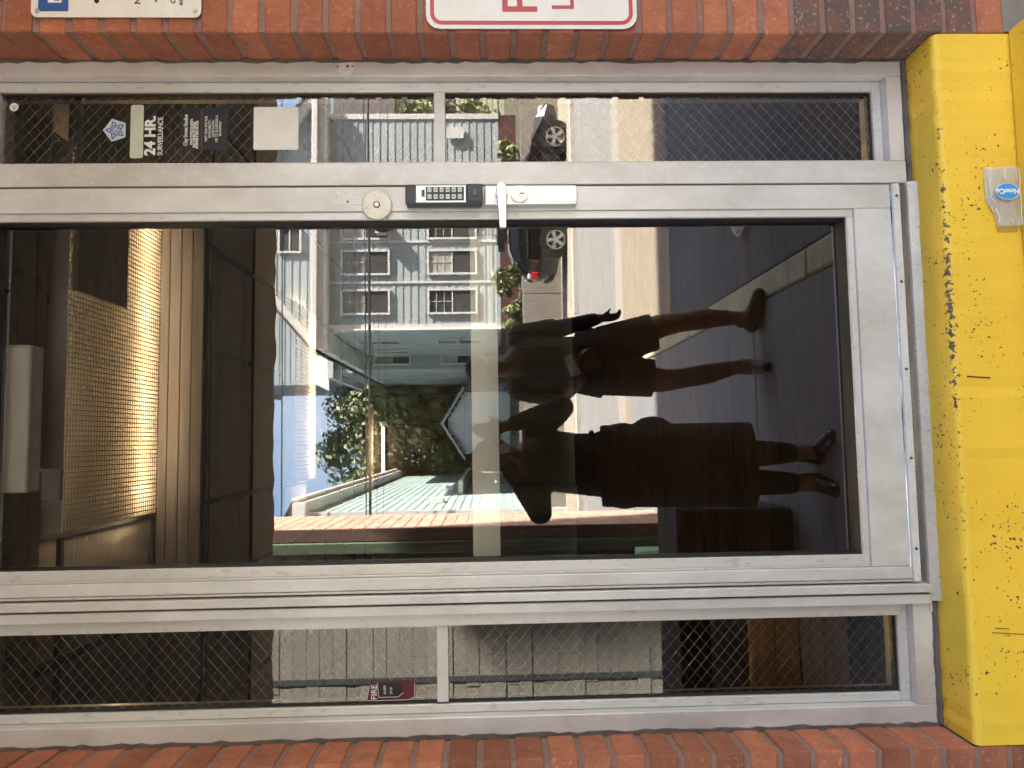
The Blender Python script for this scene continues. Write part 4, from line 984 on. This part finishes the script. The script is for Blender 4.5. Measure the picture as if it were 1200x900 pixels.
# ================================================================== PEOPLE (seen mirrored)
def figure(name, label, limbs, heads, m, boxes=(), vox=.009, hair=None, parts=()):
    """body: tapered limbs and head shapes fused into one continuous skin; clothes are fused garments over it"""
    def fuse(nm, mb, mm, v, par):
        me = bpy.data.meshes.new(nm); bmesh.ops.recalc_face_normals(mb.bm, faces=mb.bm.faces[:]); mb.bm.to_mesh(me); mb.bm.free()
        o = bpy.data.objects.new(nm, me); col.objects.link(o)
        r = o.modifiers.new('r', 'REMESH'); r.mode = 'VOXEL'; r.voxel_size = v
        s = o.modifiers.new('s', 'SMOOTH'); s.iterations = 3; s.factor = .5
        bpy.context.view_layer.update()
        m2 = bpy.data.meshes.new_from_object(o.evaluated_get(bpy.context.evaluated_depsgraph_get()))
        bpy.data.objects.remove(o); m2.transform(Matrix.Translation(-rootloc(par)))
        for f in m2.polygons: f.use_smooth = True
        m2.materials.clear(); m2.materials.append(mm); m2.name = nm
        return link(nm, m2, par)
    t = thing('person', label, 'person', name)
    mb = MB()
    for l in limbs: mb.limb(l)
    heads(mb)
    fuse('body', mb, m, vox, t)
    for nm, mm, fn in parts:
        mb = MB(); fn(mb); fuse(nm, mb, mm, vox, t)
    return t
def head(mb, c, s, face, tilt=0):
    """skull, jaw, nose, ears; face = unit vector the face looks along (horizontal)"""
    f = Vector(face).normalized(); l = Vector((-f.y, f.x, 0)); c = Vector(c)
    def b(df, dl, dz, r, sx, sz): mb.ball(c+f*df*s+l*dl*s+Vector((0, 0, dz*s)), r*s, sx, 1 if abs(f.x) > .5 else 1, sz)
    b(-.012, 0, .03, .088, .86, 1.0); b(.018, 0, -.035, .066, .88, 1.15); b(.030, 0, -.085, .036, 1, .8)
    mb.limb([(c+f*.078*s+Vector((0, 0, .005*s)), .009*s), (c+f*.097*s+Vector((0, 0, -.035*s)), .014*s)], 8)
    for q in (1, -1):
        b(.0, q*.077, -.01, .020, .5, 1.5); b(.068, q*.030, .022, .018, 1.2, .6)
    b(.080, 0, -.062, .016, 1.5, .6)
def hand(mb, wrist, direc, palm_n, s=1.0, curl=.35, thumb=1):
    d = Vector(direc).normalized(); n = Vector(palm_n).normalized(); a = d.cross(n).normalized(); w_ = Vector(wrist)
    mb.limb([(w_, .024*s), (w_+d*.035*s, .026*s)], 10)
    for k in (-1.5, -.5, .5, 1.5):
        base = w_+d*.085*s+a*.0185*k*s
        mb.limb([(w_+d*.02*s+a*.011*k*s, .017*s), (base, .0125*s)], 8)
        ln = (.075, .088, .082, .062)[int(k+1.5)]*s
        p1 = base+d*ln*.45-n*ln*.12*curl; p2 = p1+(d-n*curl*1.4).normalized()*ln*.32; p3 = p2+(d*.6-n*curl*2.2).normalized()*ln*.26
        mb.limb([(base, .0105*s), (p1, .0092*s), (p2, .0085*s), (p3, .0070*s)], 8)
    tb = w_+d*.025*s+a*.030*s*thumb
    mb.limb([(w_+d*.012*s+a*.012*s*thumb, .016*s), (tb, .013*s), (tb+(d*.8+a*.55*thumb-n*.3).normalized()*.036*s, .0105*s), (tb+(d*1.0+a*.55*thumb-n*.6).normalized()*.062*s, .0085*s)], 8)
V3 = Vector
skin = M('skin', (.20, .10, .062), (.17, .085, .05), 14, .55); skin2 = M('skin tanned', (.17, .088, .052), (.14, .072, .042), 14, .55)
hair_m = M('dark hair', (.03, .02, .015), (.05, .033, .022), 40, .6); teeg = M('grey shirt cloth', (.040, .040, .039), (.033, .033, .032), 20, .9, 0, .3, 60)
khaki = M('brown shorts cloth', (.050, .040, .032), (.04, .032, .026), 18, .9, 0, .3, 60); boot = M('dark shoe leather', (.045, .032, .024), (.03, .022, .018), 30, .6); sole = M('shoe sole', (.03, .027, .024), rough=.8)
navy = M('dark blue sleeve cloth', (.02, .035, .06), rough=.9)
# -- standing person in shorts, an arm held out from the side
PY = -2.57
def p2_limbs():
    hipR, hipL = (.545, PY, .93), (.375, PY, .93)
    return [
        [((.455, PY, 1.02), .135), ((.455, PY, 1.20), .135), ((.455, PY, 1.38), .15)],
        [((.30, PY, 1.455), .062), ((.61, PY, 1.455), .062)], [((.44, PY, 1.47), .06), ((.428, PY+.01, 1.56), .055)],
        [(hipR, .095), ((.66, PY+.03, .60), .070), ((.675, PY+.04, .50), .060), ((.700, PY+.02, .34), .062), ((.705, PY+.0, .15), .042), ((.705, PY, .085), .040)],
        [(hipL, .095), ((.335, PY+.03, .60), .070), ((.345, PY+.04, .50), .060), ((.372, PY+.01, .34), .062), ((.412, PY, .15), .042), ((.412, PY, .085), .040)],
        [((.615, PY, 1.44), .058), ((.655, PY-.02, 1.20), .045), ((.700, PY+.03, .985), .033), ((.706, PY+.035, .965), .028)],
        [((.295, PY, 1.44), .058), ((.255, PY-.02, 1.19), .046), ((.330, PY+.17, 1.10), .036), ((.352, PY+.20, 1.105), .028)],
    ]
def p2_head(mb):
    head(mb, (.424, PY+.02, 1.635), 1.0, (0, 1, 0)); hand(mb, (.706, PY+.035, .965), (.05, .1, -1), (-.9, .5, -.1), .9, 1.0, 1); hand(mb, (.352, PY+.20, 1.105), (1, .25, .05), (0, .4, 1), 1, .6, 1)
def p2_shirt(mb):
    mb.limb([((.455, PY, .985), .155), ((.455, PY, 1.20), .150), ((.458, PY, 1.36), .160)]); mb.ball((.385, PY, 1.02), .135, 1, .85, .6); mb.ball((.525, PY, 1.02), .135, 1, .85, .6)
    mb.limb([((.315, PY, 1.435), .075), ((.600, PY, 1.435), .075)])
    mb.limb([((.610, PY, 1.435), .072), ((.650, PY-.015, 1.25), .066)]); mb.limb([((.300, PY, 1.435), .072), ((.262, PY-.015, 1.25), .068)])
    mb.cyl((.40, PY, .94), (.42, PY, 1.1), .165, .15, 20); mb.cyl((.50, PY, .94), (.49, PY, 1.1), .155, .15, 20)
def p2_sleeve(mb): mb.limb([((.640, PY-.015, 1.28), .060), ((.655, PY-.02, 1.20), .054), ((.700, PY+.03, 1.0), .040)])
def p2_shorts(mb):
    mb.cyl((.540, PY, .95), (.625, PY+.02, .645), .125, .112, 20); mb.cyl((.380, PY, .95), (.350, PY+.02, .655), .125, .112, 20); mb.limb([((.40, PY, .96), .135), ((.52, PY, .96), .135)])
def p2_hair(mb):
    mb.ball((.424, PY-.005, 1.685), .089, .93, 1.05, .85); mb.ball((.424, PY-.045, 1.640), .080, .95, .8, 1)
def shoes(fs):
    def f(mb):
        for (x, y, dx, dy, z) in fs:
            d = V3((dx, dy, 0)).normalized(); c = V3((x, y, z))
            mb.limb([(c-d*.06+V3((0, 0, .045)), .043), (c+d*.06+V3((0, 0, .042)), .044), (c+d*.15+V3((0, 0, .034)), .036)], 12); mb.limb([(c-d*.03+V3((0, 0, .05)), .047), (c-d*.02+V3((0, 0, .115)), .047)], 12)
    return f
figure((.44, PY, 0), 'person in grey shirt and brown shorts standing behind the photographer, arm held out', p2_limbs(), p2_head, skin2,
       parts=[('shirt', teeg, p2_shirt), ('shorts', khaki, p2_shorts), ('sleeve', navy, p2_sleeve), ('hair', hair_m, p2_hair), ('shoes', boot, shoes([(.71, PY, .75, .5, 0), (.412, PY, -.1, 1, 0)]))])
pp = thing('folded_paper', 'folded pale paper held at the waist by the person in shorts', 'paper', (.40, PY+.25, 1.1))
mb = MB(); mb.poly([(.34, PY+.235, 1.16), (.45, PY+.215, 1.21), (.515, PY+.225, 1.04), (.405, PY+.245, .99)], (0, .004, 0)); mb.build('back_sheet', M('grey card', (.16, .15, .14), rough=.7), pp)
mb = MB(); mb.poly([(.345, PY+.243, 1.155), (.452, PY+.222, 1.205), (.474, PY+.2245, 1.160), (.365, PY+.245, 1.108)], (0, .002, 0)); mb.build('front_sheet', M('white paper', (.7, .7, .72), rough=.7), pp)
# -- the photographer, elbows out, phone at eye height
QY = -1.97; QF = -1.84
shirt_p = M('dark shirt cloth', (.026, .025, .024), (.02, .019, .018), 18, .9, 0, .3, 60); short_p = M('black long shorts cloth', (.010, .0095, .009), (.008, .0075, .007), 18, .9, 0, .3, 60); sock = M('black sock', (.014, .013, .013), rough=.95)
def q_limbs():
    return [
        [((-.12, QY, 1.0), .13), ((-.11, QY, 1.2), .13), ((-.10, QY, 1.36), .14)], [((-.24, QY, 1.40), .06), ((.05, QY, 1.40), .06)], [((-.085, QY, 1.42), .055), ((-.08, QY+.01, 1.52), .05)],
        [((.06, QY, 1.40), .055), ((.155, -1.80, 1.27), .046), ((.075, -1.765, 1.515), .032), ((.066, -1.757, 1.545), .027)],
        [((-.25, QY, 1.41), .055), ((-.345, -1.80, 1.385), .046), ((-.115, -1.765, 1.545), .032), ((-.085, -1.757, 1.570), .027)],
        [((-.06, QY, .9), .09), ((-.075, QY+.06, .48), .062), ((-.082, QF, .28), .056), ((-.082, QF, .08), .040), ((-.082, QF, .03), .038)],
        [((-.20, QY, .9), .09), ((-.215, QY+.06, .48), .062), ((-.225, QF, .28), .056), ((-.230, QF, .08), .040), ((-.230, QF, .03), .038)],
    ]
def q_head(mb):
    head(mb, (-.075, QY+.03, 1.585), .97, (.1, 1, 0)); hand(mb, (.066, -1.757, 1.545), (-.15, .12, 1), (-.4, -1, 0), 1, .5, 1); hand(mb, (-.085, -1.757, 1.570), (.15, .12, 1), (.4, -1, 0), 1, .5, -1)
def q_shirt(mb):
    mb.limb([((-.135, QY, 1.0), .165), ((-.12, QY, 1.2), .155), ((-.10, QY, 1.34), .155)]); mb.limb([((-.24, QY, 1.385), .075), ((.05, QY, 1.385), .07)]); mb.limb([((.055, QY, 1.385), .07), ((.125, -1.86, 1.30), .066)]); mb.limb([((-.245, QY, 1.39), .072), ((-.345, -1.80, 1.385), .058), ((-.125, -1.767, 1.535), .040)]); mb.limb([((.125, -1.86, 1.30), .064), ((.155, -1.80, 1.27), .058), ((.080, -1.767, 1.500), .040)])
def q_shorts(mb):
    mb.cyl((-.065, QY, 1.06), (-.045, QY+.08, .325), .135, .120, 20); mb.cyl((-.205, QY, 1.06), (-.225, QY+.08, .315), .135, .125, 20); mb.limb([((-.06, QY, .95), .145), ((-.21, QY, .95), .145)]); mb.limb([((-.02, QY, .80), .135), ((-.24, QY, .62), .125)])
def q_hair(mb): mb.ball((-.075, QY+.005, 1.632), .087, .93, 1.04, .85); mb.ball((-.075, QY-.035, 1.58), .080, .95, .8, 1.1)
def q_socks(mb): mb.limb([((-.076, QY+.06, .44), .068), ((-.082, QF, .28), .063), ((-.082, QF, .16), .052)]); mb.limb([((-.216, QY+.06, .44), .068), ((-.225, QF, .28), .063), ((-.229, QF, .15), .052)])
figure((-.12, QY, 0), 'person in dark clothes with raised elbows holding up a phone before the door', q_limbs(), q_head, skin,
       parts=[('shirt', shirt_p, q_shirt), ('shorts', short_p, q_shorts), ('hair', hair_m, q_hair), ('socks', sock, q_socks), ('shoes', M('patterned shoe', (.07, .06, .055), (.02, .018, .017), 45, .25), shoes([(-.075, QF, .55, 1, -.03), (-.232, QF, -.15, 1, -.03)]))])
ph = thing('phone', 'black phone held up by the person with raised elbows', 'phone', (-.02, -1.70, 1.61))
box('case', black, ph, -.088, .062, -1.709, -1.698, 1.572, 1.648, .004); MB().cyl((0, -1.6979, 1.62), (0, -1.6960, 1.62), .009).build('lens_ring', steel, ph)
bg_ = thing('shoulder_strap', 'short black strap end sticking out at the waist of the photographer', 'strap', (.12, QY, 1.0))
MB().tube([(.015, QY+.09, 1.12), (.045, QY+.10, 1.05), (.062, QY+.10, .98)], .008, 8).ball((.030, QY+.09, 1.12), .014).build('strap', black, bg_)
